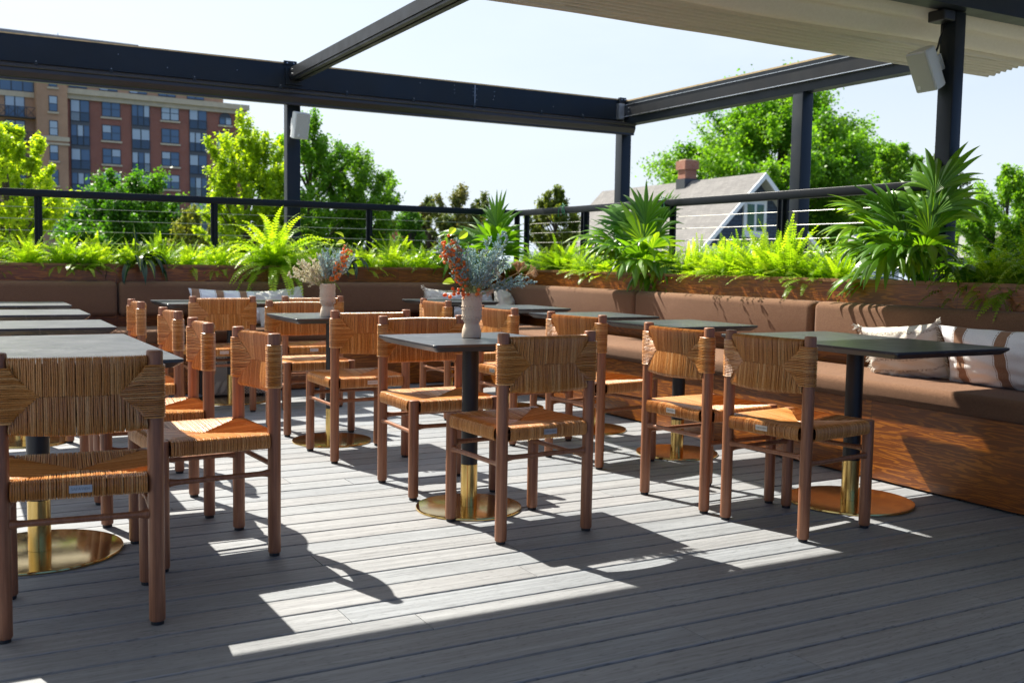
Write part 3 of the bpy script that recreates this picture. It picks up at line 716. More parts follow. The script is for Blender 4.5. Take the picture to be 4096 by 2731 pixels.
tdup(3.66, 7.72, 'dark table in the corner of the two benches before the three pillows')
tb2 = make_table('long_pedestal_table', .70, 1.06, .285, .0385, 'big dark table at the near right before the striped and fringed pillows', (3.618, 3.31, 0))
dup(tb2, (.265, 4.00, 0), R(1), 'big dark table at the near left with a pale sky reflection')
for o in [o for o in bpy.data.objects if o.get('label', '').startswith('big dark table at the near left')]: o.scale = (1.12, 1.115, 1)
t5 = dup(tb2, (1.85, 7.70, 0), R(90), 'dark table before the striped pillow on the far bench')
# the left long table's base stays round
for o in [o for o in bpy.data.objects if o.get('label', '').startswith('big dark table at the near left')]:
    for ch in [c for c in bpy.data.objects if c.parent == o and not c.name.startswith('tabletop')]: ch.scale = (1/1.12, 1/1.115, 1)

# ------------------------------------------------------------------ subwoofer on the deck
t = thing('subwoofer', 'cream perforated subwoofer cabinet standing on the deck before the far bench', 'loudspeaker', (1.93, 7.99, 0), R(0))
g = Geo(); g.box(-.235, -.10, .012, .235, .13, .395); cb = part('cabinet', g, plain('dark_cabinet', (.03, .028, .026), .6), t)
g = Geo(); g.box(-.225, -.108, .022, .225, -.1015, .385); part('grille', g, M_grille2, t)
g = Geo()
for k in range(2):
    x = -.19+k*.055; z = .04
    V = [(x, -.1105, z), (x+.03, -.1105, z), (x+.065, -.1105, z+.085), (x+.035, -.1105, z+.085)]
    g.add(V+[(a, b_+.0025, c) for a, b_, c in V], [(0, 1, 2, 3), (4, 7, 6, 5), (0, 4, 5, 1), (1, 5, 6, 2), (2, 6, 7, 3), (3, 7, 4, 0)])
part('emblem', g, plain('cream_emblem', (.55, .50, .42), .5), t)
g = Geo()
for sx in (-.2, .2):
    for sy in (-.07, .1): g.lathe([(.018, 0), (.018, .0115)], (sx, sy, 0), 10)
part('feet', g, M_rubber, t)

# ------------------------------------------------------------------ pillows
def cloth(name, build):
    b = NB(name); v = b.coord('Object'); x, y, z = b.sep(v); build(b, v, x, y, z); return b.m
def m_stripes(offs, wd, name):
    def f(b, v, x, y, z):
        m = None
        for o in offs:
            k = b.math('LESS_THAN', b.math('ABSOLUTE', b.math('SUBTRACT', x, o)), wd)
            m = k if m is None else b.math('MAXIMUM', m, k)
        st = None
        for o in offs:
            for s in (-1, 1):
                k = b.math('LESS_THAN', b.math('ABSOLUTE', b.math('SUBTRACT', x, o+s*(wd+.007))), .0022)
                st = k if st is None else b.math('MAXIMUM', st, k)
        st = b.math('MULTIPLY', st, b.math('GREATER_THAN', b.math('SINE', b.math('MULTIPLY', z, 900.0)), -.2))
        w = b.ramp(b.noise(v, 300, 3), [(.3, (.72, .72, .73)), (.7, (.86, .86, .86))])
        br = b.ramp(b.noise(v, 260, 3, .7), [(.3, (.20, .10, .055)), (.7, (.38, .225, .14))])
        b.set(Base_Color=b.mix(st, b.mix(m, w, br), (.20, .12, .08)), Roughness=.95, Sheen_Weight=.2, Specular_IOR_Level=.15); b.bump(b.noise(v, 330, 2), .3, .001)
    return cloth(name, f)
def m_woven(name, c0, c1, bands=True):
    def f(b, v, x, y, z):
        n = b.noise(v, 260, 3, .7)
        s = b.math('SINE', b.math('MULTIPLY', z, 720.0)); s2 = b.math('SINE', b.math('MULTIPLY', x, 520.0))
        k = b.ramp(b.math('MULTIPLY', s, s2), [(.0, 0.0), (.9, 1.0)])
        c = b.mix(.5, b.ramp(n, [(.3, c0), (.7, c1)]), b.ramp(k, [(0, .78), (1, 1.12)]), 'MULTIPLY')
        if bands:
            bb = b.math('SINE', b.math('MULTIPLY', b.math('ADD', z, b.math('MULTIPLY', b.noise(b.comb(0.0, 0.0, z), 6, 1), .05)), 95.0))
            dash = b.math('GREATER_THAN', b.noise(b.comb(b.math('MULTIPLY', x, 90.0), 0.0, b.math('MULTIPLY', z, 200.0)), 1, 2), .5)
            c = b.mix(b.math('MULTIPLY', b.math('MULTIPLY', b.math('GREATER_THAN', bb, .82), dash), .75), c, (.24, .19, .14))
        b.set(Base_Color=c, Roughness=.95, Sheen_Weight=.2, Specular_IOR_Level=.15); b.bump(b.mix(.5, n, k), .6, .0025)
    return cloth(name, f)
def pillow(label, w, h, t, loc, lean, yaw, roll, mat, fringe=0, seed=1):
    r = thing('throw_pillow', label, 'pillow', loc, 0, 'throw pillows on the benches'); r.rotation_euler = Euler((R(lean), R(roll), R(yaw)), 'XYZ')
    rg = np.random.RandomState(seed); nu, nv = 37, 29; g = Geo()
    for s in (1, -1):
        V = []
        for i in range(nu):
            for j in range(nv):
                u, v = i/(nu-1)*2-1, j/(nv-1)*2-1
                k = (max(0, 1-abs(u)**2.6)*max(0, 1-abs(v)**2.6))**.5
                pin = 1-.055*(1-v*v); pin2 = 1-.075*(1-u*u)
                wr = .006*math.sin(7*u+3*v+seed)*k+.004*math.sin(13*v-5*u+seed*2)*k+.006*math.sin(18*(abs(u)-abs(v))+seed)*(1-k)*k*3
                V.append((u*w/2*pin, -s*(t/2*k+wr), v*h/2*pin2-.012*k*(1-abs(v))))
        F = [(i*nv+j, (i+1)*nv+j, (i+1)*nv+j+1, i*nv+j+1) for i in range(nu-1) for j in range(nv-1)]
        g.add(V, F if s == 1 else [f[::-1] for f in F])
    o = part('cover', g, mat, r, False); o.data.polygons.foreach_set("use_smooth", [True]*len(o.data.polygons))
    if fringe:
        g = Geo(); rr = random.Random(seed); sides = ((0, 1), (0, -1)) if fringe == 1 else ((0, 1), (0, -1), (1, 1), (1, -1))
        for ax, s in sides:
            n = int((h if ax == 0 else w)/.0045)
            for k in range(n):
                q = k/(n-1)*2-1; pin = (1-.055*(1-q*q)) if ax == 0 else (1-.075*(1-q*q))
                p = Vector((s*w/2*pin, 0, q*h/2)) if ax == 0 else Vector((q*w/2, 0, s*h/2*pin))
                d = Vector((s, rr.uniform(-.6, .6), rr.uniform(-.7, .3))) if ax == 0 else Vector((rr.uniform(-.5, .5), rr.uniform(-.5, .5), s))
                L = rr.uniform(.012, .026); g.tube([p, p+d*L*.5, p+d*L+Vector((0, 0, -.006))], .0016, 4, False)
        for cx in (-1, 1):
            for cz in (-1, 1):
                for k in range(14):
                    d = Vector((cx*rr.uniform(.3, 1), rr.uniform(-.6, .6), cz*rr.uniform(0, 1)-.3)); p = Vector((cx*w/2, 0, cz*h/2)); g.tube([p-d*.01, p+d*.02, p+d*.038], .0022, 4, False)
        part('fringe', g, mat, r)
    return r
ws = m_woven('cream_woven_cloth', (.66, .61, .52), (.82, .78, .70))
wk = m_woven('cream_knit_cloth', (.56, .53, .47), (.72, .69, .63), False)
pillow('cream woven pillow with fringed sides on the right-hand bench', .44, .31, .15, (4.40, 3.70, .635), -22, 97, 6, ws, 1, 3)
pillow('wide white pillow with brown stripes on the right-hand bench', .98, .31, .17, (4.42, 2.98, .648), -20, 90, 0, m_stripes((-.37, -.13, .11, .35, -.61), .029, 'striped_cloth_near'), 0, 4)
pillow('wide white pillow with brown stripes on the far bench', .72, .30, .13, (2.05, 8.46, .668), -22, 2, 2, m_stripes((-.31, -.12, .07, .26), .03, 'striped_cloth_far'), 0, 5)
pillow('plain cream pillow with peaked corners beside the striped one on the far bench', .40, .34, .13, (2.42, 8.36, .665), -24, -8, -8, m_woven('plain_cream_cloth', (.55, .53, .49), (.68, .66, .62), False), 0, 6)
pillow('cream pillow with fringed edge at the left of the corner group', .36, .30, .12, (3.93, 8.44, .672), -18, 10, 4, ws, 1, 7)
pillow('smooth pale grey pillow in the middle of the corner group', .52, .30, .13, (4.16, 8.36, .660), -22, 0, -3, plain('pale_grey_cloth', (.46, .46, .49), .9, 0, .06, 30), 0, 8)
pillow('chunky cream knitted pillow leaning in the bench corner', .34, .32, .14, (4.45, 8.20, .665), -18, 40, 10, wk, 2, 9)

# ------------------------------------------------------------------ vases and bouquets
def vase(label, loc, h, r):
    t = thing('bobble_vase', label, 'vase', loc, 0, 'bobbled stoneware vases')
    s = h/.195; q = r/.044
    prof = [(.036, 0), (.0425, .002), (.0435, .012), (.0415, .034), (.036, .052), (.0315, .061), (.034, .067), (.0405, .078), (.0435, .092), (.0445, .12), (.0445, .15), (.044, .188), (.0425, .195), (.039, .194), (.0385, .15), (.03, .09)]
    g = Geo(); g.lathe([(a*q, z*s) for a, z in prof], n=48); part('body', g, M_vase, t, True)
    g = Geo()
    for zc in (.088, .130, .174):
        for row in (-.0065, .0065):
            for k in range(18):
                a = (k+(.5 if row > 0 else 0))*2*PI/18; rr = .0437 if zc < .1 else .0445
                c = Vector((rr*q*math.cos(a), rr*q*math.sin(a), (zc+row)*s)); n1, n2 = 8, 5
                nrm = Vector((math.cos(a), math.sin(a), 0)); tan = Vector((-math.sin(a), math.cos(a), 0)); up = Vector((0, 0, 1)); V = []; F = []
                for i in range(n2):
                    ph = PI/2*i/(n2-1)
                    for j in range(n1):
                        th = 2*PI*j/n1; V.append(c+nrm*(.0034*math.sin(ph))+(tan*math.cos(th)+up*math.sin(th))*(.0038*math.cos(ph)+.0002))
                for i in range(n2-1):
                    for j in range(n1): F.append((i*n1+j, i*n1+(j+1) % n1, (i+1)*n1+(j+1) % n1, (i+1)*n1+j))
                g.add(V, F)
    part('bobbles', g, M_vase, t, True)['kind'] = 'stuff'
    return t
M_bluebud = leafmat('dusty_blue_bud', (.34, .50, .54), (.48, .64, .68), (.72, .84, .84), .35, (1, 1, 1), .6, .3, 20)
M_creambud = leafmat('cream_bud', (.72, .66, .48), (.85, .80, .64), (.90, .88, .78), .4, (1, 1, 1), .6, .3, 20)
M_berry = leafmat('coral_berry', (.90, .20, .03), (.95, .32, .07), (.97, .55, .20), .35, (1, 1, 1), .3, .5, 20)
M_sprig = plain('sprig_stem', (.30, .33, .11), .6, 0, .3, 30)
M_tansp = plain('dried_umbel', (.52, .33, .17), .8, 0, .2, 40)
M_lime = leafmat('lime_leaf', (.25, .38, .03), (.38, .50, .05), (.5, .6, .1), .5, (1.3, 1.3, .6), .45, .4, 10)
def ell(g, c, r, rz_, a, d=None, n=6, m=4):
    d = Vector(d or (0, 0, 1)).normalized(); q = d.to_track_quat('Z', 'Y'); V = []; F = []
    for i in range(m+1):
        ph = -PI/2+PI*i/m
        for j in range(n):
            th = 2*PI*j/n; V.append(Vector(c)+q@Vector((r*math.cos(ph)*math.cos(th), r*math.cos(ph)*math.sin(th), rz_*math.sin(ph))))
    for i in range(m):
        for j in range(n): F.append((i*n+j, i*n+(j+1) % n, (i+1)*n+(j+1) % n, (i+1)*n+j))
    g.add(V, F, a)
def arc(p0, dirv, L, droop, n=8):
    P = [Vector(p0)]; d = Vector(dirv).normalized()
    for i in range(n):
        d = (d+Vector((0, 0, -droop/n))).normalized(); P.append(P[-1]+d*L/n)
    return P
def sprig(parent, name, p0, dv, L, mbud, rg, dens=26, br=.05, bud=(.0027, .0050), droop=.25):
    P = arc(p0, dv, L, droop, 10); gs = Geo(); gb = Geo(); gs.tube(P, [.0016]*6+[.0012]*5, 5, False)
    for k in range(dens):
        t = .30+.70*(k/dens); i = min(9, int(t*10)); f = t*10-i; p = P[i].lerp(P[i+1], f); ax = (P[i+1]-P[i]).normalized()
        sd = Vector((rg.uniform(-1, 1), rg.uniform(-1, 1), rg.uniform(-.3, 1))).normalized()
        d = (ax*.9+sd).normalized(); l = br*(1.15-t*.6)*rg.uniform(.6, 1.2); Q = arc(p, d, l, .1, 4); gs.tube(Q, .0008, 4, False)
        for b_ in range(6):
            u = .15+.85*b_/6; c = Q[0].lerp(Q[-1], u)+Vector((rg.uniform(-1, 1), rg.uniform(-1, 1), rg.uniform(-1, 1)))*.0045
            ell(gb, c, bud[0]*rg.uniform(.8, 1.3), bud[1]*rg.uniform(.8, 1.2), rg.random(), d+sd*.5, 5, 3)
    ell(gb, P[-1], bud[0]*1.2, bud[1]*1.2, rg.random())
    o = part(name, gb, mbud, parent, True); part('stem', gs, M_sprig, o)
def berries(parent, p0, dv, L, rg, n=26, r=.0068):
    P = arc(p0, dv, L, .25, 10); gs = Geo(); gb = Geo(); gs.tube(P, .0017, 5, False)
    for k in range(n):
        t = .25+.75*k/n; i = min(9, int(t*10)); p = P[i].lerp(P[i+1], t*10-i)
        d = Vector((rg.uniform(-1, 1), rg.uniform(-1, 1), rg.uniform(-.7, .7))).normalized(); c = p+d*rg.uniform(.012, .028)
        gs.tube([p, (p+c)/2+Vector((0, 0, .003)), c], .0009, 4, False); ell(gb, c, r*rg.uniform(.8, 1.1), r*rg.uniform(.85, 1.1), rg.random(), d, 10, 7)
    o = part('berry_branch', gb, M_berry, parent, True); part('stem', gs, M_sprig, o)
def roundleaf(parent, p, d, L, w, roll=0):
    d = Vector(d).normalized(); side = d.cross(Vector((.3, .2, 1))).normalized(); up = side.cross(d); side = (side*math.cos(roll)+up*math.sin(roll)); up = side.cross(d)
    V = []; n = 9
    for i in range(n):
        t = i/(n-1); ww = w*math.sin(PI*min(1, t*.97+.03))**.75
        for s in (-1, -.5, 0, .5, 1): V.append(Vector(p)+d*L*t+side*ww*s*.5+up*(.012*abs(s)*ww/w-.02*t*t))
    g = Geo(); g.grid(V, n, 5, .5); part('round_leaf', g, M_lime, parent, True)
def bouquet(label, loc, kind):
    t = thing('bouquet', label, 'bouquet', loc, 0); rg = random.Random(21 if kind else 8)
    # local axes: +x is screen right, y away
    if kind == 0:
        for k in range(30):
            sx = rg.uniform(-.62, .78); sprig(t, 'blue_sprig', (rg.uniform(-.02, .02), rg.uniform(-.02, .02), -.03), (sx, rg.uniform(-.5, .5), 1.25-abs(sx)*.45), rg.uniform(.20, .285), M_bluebud, rg, 22, .05)
        for (sx, L, dr) in ((.52, .30, .02), (.40, .31, .05), (1.15, .27, .45), (.95, .25, .35), (1.3, .22, .35)):
            sprig(t, 'blue_sprig', (.01, 0, -.02), (sx, -.1, 1.0 if sx < .9 else .62), L, M_bluebud, rg, 24, .045, droop=dr)
        for (sx, L) in ((-.50, .27), (-.42, .25), (-.60, .22), (-.35, .29), (-.25, .27)): berries(t, (-.01, -.01, -.02), (sx, -.25, 1.1), L, rg, 24)
        berries(t, (-.02, -.02, -.01), (-1.0, -.3, .35), .10, rg, 10, .0085); berries(t, (.0, -.03, .0), (.3, -.6, .2), .045, rg, 4, .0085)
        for (p, d, L, w, ro) in (((-.075, -.03, .045), (-1, -.2, .15), .05, .035, 1.1), ((-.075, -.01, .075), (-.3, -.2, 1), .05, .03, .3), ((-.06, 0, .235), (.6, -.2, .5), .055, .035, .8), ((-.10, 0, .25), (.4, -.3, .6), .05, .03, .2)): roundleaf(t, p, d, L, w, ro)
        P = arc((.015, 0, -.02), (.95, -.15, .75), .215, .25, 8)
        for hub, dv, nn in ((P[-1], (.3, -.2, 1), 46), (P[-1]+Vector((.035, 0, -.01)), (1, -.2, .5), 26)):
            g = Geo(); hub = Vector(hub)
            if nn == 46: g.tube(P, .0017, 5, False)
            g.tube([P[-1], hub], .0012, 4, False); D0 = Vector(dv).normalized()
            for k in range(nn):
                d = (D0+Vector((rg.uniform(-1, 1), rg.uniform(-1, 1), rg.uniform(-1, 1)))*.55).normalized(); e = hub+d*rg.uniform(.035, .052); g.tube([hub, hub.lerp(e, .5)+D0*.003, e], .0007, 3, False)
                for q in range(4): ell(g, e+Vector((rg.uniform(-1, 1), rg.uniform(-1, 1), rg.uniform(-1, 1)))*.004, .0024, .0024, .5, None, 4, 3)
            part('dried_umbel', g, M_tansp, t)['kind'] = 'stuff'
        for (hub, dv, sc2) in (((.105, -.02, .085), (.9, -.3, .5), 1.0), ((.075, -.03, .01), (.5, -.5, -.6), .9), ((-.115, -.03, .17), (-.6, -.6, .2), 1.0)):
            g = Geo(); hub = Vector(hub); D0 = Vector(dv).normalized()
            for k in range(8):
                a = k*2*PI/8; sd = D0.orthogonal().normalized(); sd = Matrix.Rotation(a, 3, D0)@sd; d = (sd+D0*.35).normalized(); e = hub+d*.034*sc2; w = D0.cross(sd).normalized()*.005
                mid = hub.lerp(e, .55); g.add([hub, mid-w, e, mid+w], [(0, 1, 2, 3)])
            g.tube([(.01, 0, -.02), hub*.5, hub], .0014, 4, False)
            part('dried_star_flower', g, plain('dried_petal', (.66, .48, .33), .8, 0, .15, 60), t)
    else:
        for k in range(20):
            sx = rg.uniform(-1.05, -.02); sprig(t, 'cream_sprig', (rg.uniform(-.02, .01), rg.uniform(-.02, .02), -.03), (sx, rg.uniform(-.4, .4), 1.15-abs(sx)*.62), rg.uniform(.17, .235), M_creambud, rg, 20, .042)
        for k in range(20):
            sx = rg.uniform(-.28, .62); sprig(t, 'blue_sprig', (rg.uniform(-.01, .02), rg.uniform(-.02, .02), -.03), (sx, rg.uniform(-.4, .4), 1.2-abs(sx)*.4), rg.uniform(.17, .25), M_bluebud, rg, 20, .042)
        for (sx, L) in ((.52, .26), (.42, .29), (.48, .24), (.62, .20), (.56, .15)): berries(t, (.01, -.01, -.02), (sx, -.25, 1.05), L, rg, 22)
        for (p, d, L, w, ro) in (((.09, 0, .265), (-.5, -.2, .6), .055, .035, .6), ((.10, 0, .235), (-1, -.2, .1), .05, .035, 1.1), ((.12, -.02, .075), (1, -.2, -.2), .05, .035, 1.0), ((.11, 0, .17), (.8, -.2, .1), .05, .03, .4)): roundleaf(t, p, d, L, w, ro)
    return t
yw = -0.504
vase('bobbled beige vase on the centre table, left of the foreground chair', (1.985, 3.965, .7452), .195, .043)
b0 = bouquet('bouquet of dusty blue sprigs, orange berries and dried flowers in the nearer vase', (1.985, 3.965, .938), 0); b0.rotation_euler = (0, 0, yw)
vase('bobbled beige vase on the farther table, holding the cream sprigs', (1.905, 5.66, .7452), .188, .0435)
b1 = bouquet('bouquet of cream and pale blue sprigs with orange berries in the farther vase', (1.905, 5.66, .932), 1); b1.rotation_euler = (0, 0, yw)
#==MORE2==
# ------------------------------------------------------------------ planter plants
def frond(rs, base, az, L, up, droop, wmax, V, var):
    n = 24; d = np.array([math.cos(az)*math.cos(up), math.sin(az)*math.cos(up), math.sin(up)]); p = np.array(base, float); vr = rs.rand()
    P = [p.copy()]; D = []
    for i in range(n):
        d = d+np.array([0, 0, -droop*(.35+1.3*i/n)/n]); d /= np.linalg.norm(d); p = p+d*L/n; P.append(p.copy()); D.append(d.copy())
    tw = rs.uniform(-.5, .5)
    for i in range(1, n):
        t = i/n; d = D[i]; side = np.cross(d, [0, 0, 1.0]); side /= np.linalg.norm(side)+1e-9; up_ = np.cross(side, d)
        side = side*math.cos(tw)+up_*math.sin(tw); up_ = np.cross(side, d)
        w = wmax*min(1, t*5+.25)*(1-t**3.2)+.004
        for s in (-1, 1):
            sd = side*s+d*.28+up_*rs.uniform(-.25, .18); sd /= np.linalg.norm(sd); hw = L/n*.40
            a = P[i]; e = a+sd*w; q1 = a+sd*w*.35; 
            V.append([a-d*hw*.6, q1+d*hw*-1.0, e, q1+d*hw*1.0]); var.append(min(1, max(0, vr*.5+.35*t+rs.uniform(-.1, .2))))
    for i in range(n):
        side = np.cross(D[i], [0, 0, 1.0]); side /= np.linalg.norm(side)+1e-9; ww = .0016*(1-i/n)+.0005
        V.append([P[i]-side*ww, P[i+1]-side*ww, P[i+1]+side*ww, P[i]+side*ww]); var.append(.8)
def fern_mesh(seed, nf, L0, L1, updist, wmax=.030, droop=1.5):
    rs = np.random.RandomState(seed); V = []; var = []
    for k in range(nf):
        frond(rs, (rs.uniform(-.05, .05), rs.uniform(-.05, .05), 0), rs.uniform(0, 2*PI), rs.uniform(L0, L1), rs.uniform(*updist), rs.uniform(.5, 1.2)*droop, wmax*rs.uniform(.7, 1.15), V, var)
    return quads_mesh('fern', np.array(V), M_fern, var)
ferns = [fern_mesh(1, 105, .16, .34, (.45, 1.45), .028, 1.5), fern_mesh(2, 115, .15, .32, (.4, 1.4), .026, 1.6), fern_mesh(3, 95, .18, .38, (.6, 1.5), .030, 1.4), fern_mesh(4, 260, .22, .64, (-.05, 1.45), .034, 2.7), fern_mesh(5, 130, .16, .36, (.5, 1.5), .020, 1.3)]
rs = random.Random(9)
def fern(i, x, y, z, s, rz, label, group='ferns in the planters'):
    o = bpy.data.objects.new('fern', ferns[i]); COL.objects.link(o); o.location = (x, y, z); o.rotation_euler = (rs.uniform(-.08, .08), rs.uniform(-.08, .08), rz); o.scale = (s*1.18, s*1.18, s*rs.uniform(.92, 1.1)); tag(o, label, 'fern', group)
FL = ['low fern at the left end of the far planter', 'feathery fern left of the railing post behind the left tables', 'upright fern right of the first railing post',
      'fern between the first railing post and the striped dark-leaved plant', 'fern just left of the striped dark-leaved plant', 'fern just right of the striped dark-leaved plant',
      'pale fern midway between the dark-leaved plant and the big fern', 'fern tucked against the left side of the big fern']
far = [(-.15, 0), (.25, 1), (.55, 2), (.82, 1), (1.08, 2), (1.52, 4), (1.78, 0), (2.02, 1)]
for (x, i), l in zip(far, FL): fern(i, x, 8.90+rs.uniform(-.03, .03), .94, rs.uniform(.95, 1.15), rs.uniform(0, 6), l)
fern(0, .05, 8.80, .95, .8, 1, 'small fern drooping over the trim at the far left'); fern(1, .95, 8.80, .95, .85, 2, 'small fern hanging over the trim under the first railing post')
fern(4, 1.3, 8.82, .95, .8, 2, 'small fern at the foot of the striped dark-leaved plant')
fern(3, 2.50, 8.86, .98, 1.05, 1.0, 'big arching fern behind the farther bouquet, hanging over the trim')
fern(0, 2.92, 8.93, .95, 1.0, 2, 'fern right of the big arching fern, behind the farther bouquet')
for x, i, l in ((3.35, 1, 'fern right of the farther bouquet, beside the short strap-leaved plant'), (3.62, 2, 'feathery fern behind the far table edge, right of the railing post'), (3.92, 0, 'fern left of the corner fan palm'), (4.18, 2, 'tall fern hard against the left of the corner fan palm'), (4.55, 1, 'fern at the foot of the corner fan palm')): fern(i, x, 8.90, .94, 1.05, rs.uniform(0, 6), l)
for y, i, s, l in ((8.55, 1, 1.0, 'fern right of the corner fan palm'), (8.22, 2, 1.05, 'feathery fern below the twine on the rail corner'), (7.90, 2, 1.1, 'fern before the double railing post'), (7.58, 0, 1.0, 'fern right of the double railing post'), (7.25, 1, 1.1, 'low bushy fern left of the middle fan palm'), (6.95, 0, .95, 'small fern in the shade of the middle fan palm'),
                 (6.38, 3, .62, 'tall upright fern right of the middle fan palm'), (6.05, 4, 1.0, 'bushy fern below the dark blue gable'), (5.82, 2, 1.1, 'light fern under the gable window'), (5.58, 4, 1.15, 'fine-leaved fern left of the railing post by the gable'), (5.32, 4, 1.35, 'fine-leaved fern spiking up around the railing post by the gable'), (5.08, 4, 1.3, 'tangled light green fern right of the railing post by the gable'),
                 (4.84, 1, 1.1, 'low light fern left of the big fan palm'), (4.60, 4, 1.0, 'small light fern at the left foot of the big fan palm')):
    fern(i, 4.90+rs.uniform(-.03, .03), y, .94, s, rs.uniform(0, 6), l)
for y, i, s, l in ((7.35, 1, .7, 'little fern spilling over the trim left of the middle fan palm'), (5.55, 4, .75, 'little fern hanging over the trim below the gable')): fern(i, 4.77, y, .97, s, rs.uniform(0, 6), l)
for y, s, l in ((3.62, .70, 'dark fern right of the big fan palm trunk'), (3.32, .78, 'dark shaded fern at the right edge of the view'), (3.02, .8, 'dark fern beyond the right edge of the view'), (3.5, .55, 'small dark fern hanging at the trim near the right edge')): fern(3, 4.92 if s > .6 else 4.84, y, .95, s*.85, rs.uniform(0, 6), l)

def fan_leaf(base, az, up, Lp, Rf, nl, spread, droop, seed, mat=M_palm):
    rs2 = np.random.RandomState(seed); g = Geo()
    d = Vector((math.cos(az)*math.cos(up), math.sin(az)*math.cos(up), math.sin(up))); P = [Vector(base)]
    for i in range(8):
        d = (d+Vector((0, 0, -.10*droop))).normalized(); P.append(P[-1]+d*Lp/8)
    g.tube(P, [.0045]*5+[.0035]*4, 6, False, .55)
    hub = P[-1]; ax = d; side = ax.cross(Vector((0, 0, 1))).normalized(); nrm = side.cross(ax).normalized()
    tilt = rs2.uniform(-.5, .6); ax = (ax*math.cos(tilt*.5)-nrm*math.sin(tilt*.5)).normalized(); nrm = side.cross(ax).normalized()
    for k in range(nl):
        a = (k/(nl-1)-.5)*spread; L = Rf*(1-.28*abs(k/(nl-1)-.5)*2)*rs2.uniform(.78, 1.12); dr = rs2.uniform(.4, 1.5)*droop
        dl = ax*math.cos(a)+side*math.sin(a); sd = nrm.cross(dl).normalized(); V = []; n = 10; p = Vector(hub); dd = dl.copy(); vr = rs2.rand()
        for i in range(n+1):
            t = i/n; half = min(t*L*math.tan(spread/(nl-1)/2)*1.35, .5*L*spread/(nl-1)*.5*1.5); half *= 1 if t < .6 else max(.02, (1-(t-.6)/.4)**.8)
            V += [p-sd*half, p+nrm*half*.55, p+sd*half]
            dd = (dd+Vector((0, 0, -.030*dr*(1+t*6)))).normalized(); p = p+dd*L/n
        g.grid(V, n+1, 3, min(1, .2+vr*.6))
    return g
def fan_palm(label, loc, leaves, seed, group='fan palms in the planters'):
    leaves = [(a, (max(u, 1.0) if math.cos(a) < -.35 and u > .3 and abs(a) > 4 else u), l, q) for a, u, l, q in leaves]
    t = thing('fan_palm', label, 'palm', loc, 0, group); rs2 = np.random.RandomState(seed)
    for k, (az, up, Lp, Rf) in enumerate(leaves):
        g = fan_leaf((rs2.uniform(-.04, .04), rs2.uniform(-.04, .04), 0), az, up, Lp, Rf, rs2.randint(10, 14), rs2.uniform(1.5, 2.6), rs2.uniform(.6, 1.5), seed*50+k)
        part('leaf', g, M_palm, t)
def leaves(rs3, n, lp, rf, up=(.5, 1.45)):
    out = []
    for k in range(n):
        u = up[0]+(up[1]-up[0])*((k*.618) % 1); out.append((k*2.4+rs3.uniform(-.4, .4), u, rs3.uniform(lp[0], lp[1])*(.75+.35*u), rs3.uniform(*rf)))
    return out
r3 = random.Random(4)
fan_palm('fan palm in the corner where the two planters meet, behind the nearer bouquet', (4.66, 8.86, .94), leaves(r3, 30, (.16, .40), (.38, .50), (.55, 1.5)), 1)
fan_palm('fan palm in the middle of the right-hand planter, one leaf hanging over the trim', (4.87, 6.66, .94), leaves(r3, 32, (.16, .40), (.32, .42), (.55, 1.5))+[(PI*1.02, -.05, .16, .22), (PI*1.14, -.1, .18, .2)], 2)
fan_palm('biggest fan palm, spreading before the near right post', (4.88, 3.98, .94), leaves(r3, 46, (.18, .46), (.30, .42), (.5, 1.5))+[(PI*.72, .75, .30, .34), (PI*.62, .6, .28, .32)], 3)

def strap_plant(label, loc, spec, seed):
    t = thing('dracaena', label, 'plant', loc, 0, 'dark strap-leaved plants'); rs2 = np.random.RandomState(seed)
    for az, up, L, w, dr, yel in spec:
        d = Vector((math.cos(az)*math.cos(up), math.sin(az)*math.cos(up), math.sin(up))); p = Vector((0, 0, .08)); side = d.cross(Vector((0, 0, 1))).normalized(); g = Geo(); n = 14
        Ps = []
        for i in range(n+1):
            s_ = i/n; half = w*(.25+.75*math.sin(PI*min(1, s_*.85+.12)))*(1 if s_ < .7 else (1-(s_-.7)/.3*.97)); nr = side.cross(d).normalized()
            Ps.append([p-side*half+nr*half*.35, p-side*half*.22, p+side*half*.22, p+side*half+nr*half*.35])
            d = (d+Vector((0, 0, -dr*(.4+1.6*s_)/n))).normalized(); p = p+d*L/n
        V = [q for r_ in Ps for q in (r_[0], r_[1])]; g.grid(V, n+1, 2, 0.05)
        V = [q for r_ in Ps for q in (r_[1], r_[2])]; g.grid(V, n+1, 2, yel)
        V = [q for r_ in Ps for q in (r_[2], r_[3])]; g.grid(V, n+1, 2, 0.05)
        part('leaf', g, M_drac2, t, True)
    g = Geo(); g.tube([(0, 0, 0), (0, 0, .1)], .012, 8); part('stalk', g, M_fstem, t)
M_drac2 = leafmat('dark_strap_leaf', (.010, .040, .016), (.02, .06, .018), (.34, .40, .04), .25, None, .25, .6, 1)
SP = []
r4 = random.Random(6)
for k in range(12): SP.append((-PI/2+r4.uniform(-1.9, 1.9), r4.uniform(.3, .9), r4.uniform(.30, .40), .027, r4.uniform(2.6, 3.6), r4.choice((.1, .55, 1.0))))
SP += [(2.0, 1.45, .33, .018, .5, 1.0), (1.2, 1.2, .28, .024, 1.6, 1.0), (-.1, .9, .30, .026, 2.2, .9)]
strap_plant('dark strap-leaved plant with yellow stripes drooping over the far planter trim', (1.35, 8.80, .94), SP, 1)
SP2 = [(-PI/2+r4.uniform(-1.8, 1.8), r4.uniform(.4, 1.0), r4.uniform(.24, .32), .022, r4.uniform(2.0, 3.2), .1) for _ in range(9)]+[(.6, 1.1, .3, .012, .7, 1.0), (.2, .8, .3, .012, .9, 1.0)]
strap_plant('small dark strap-leaved plant right of the farther bouquet', (3.18, 8.82, .94), SP2, 2)

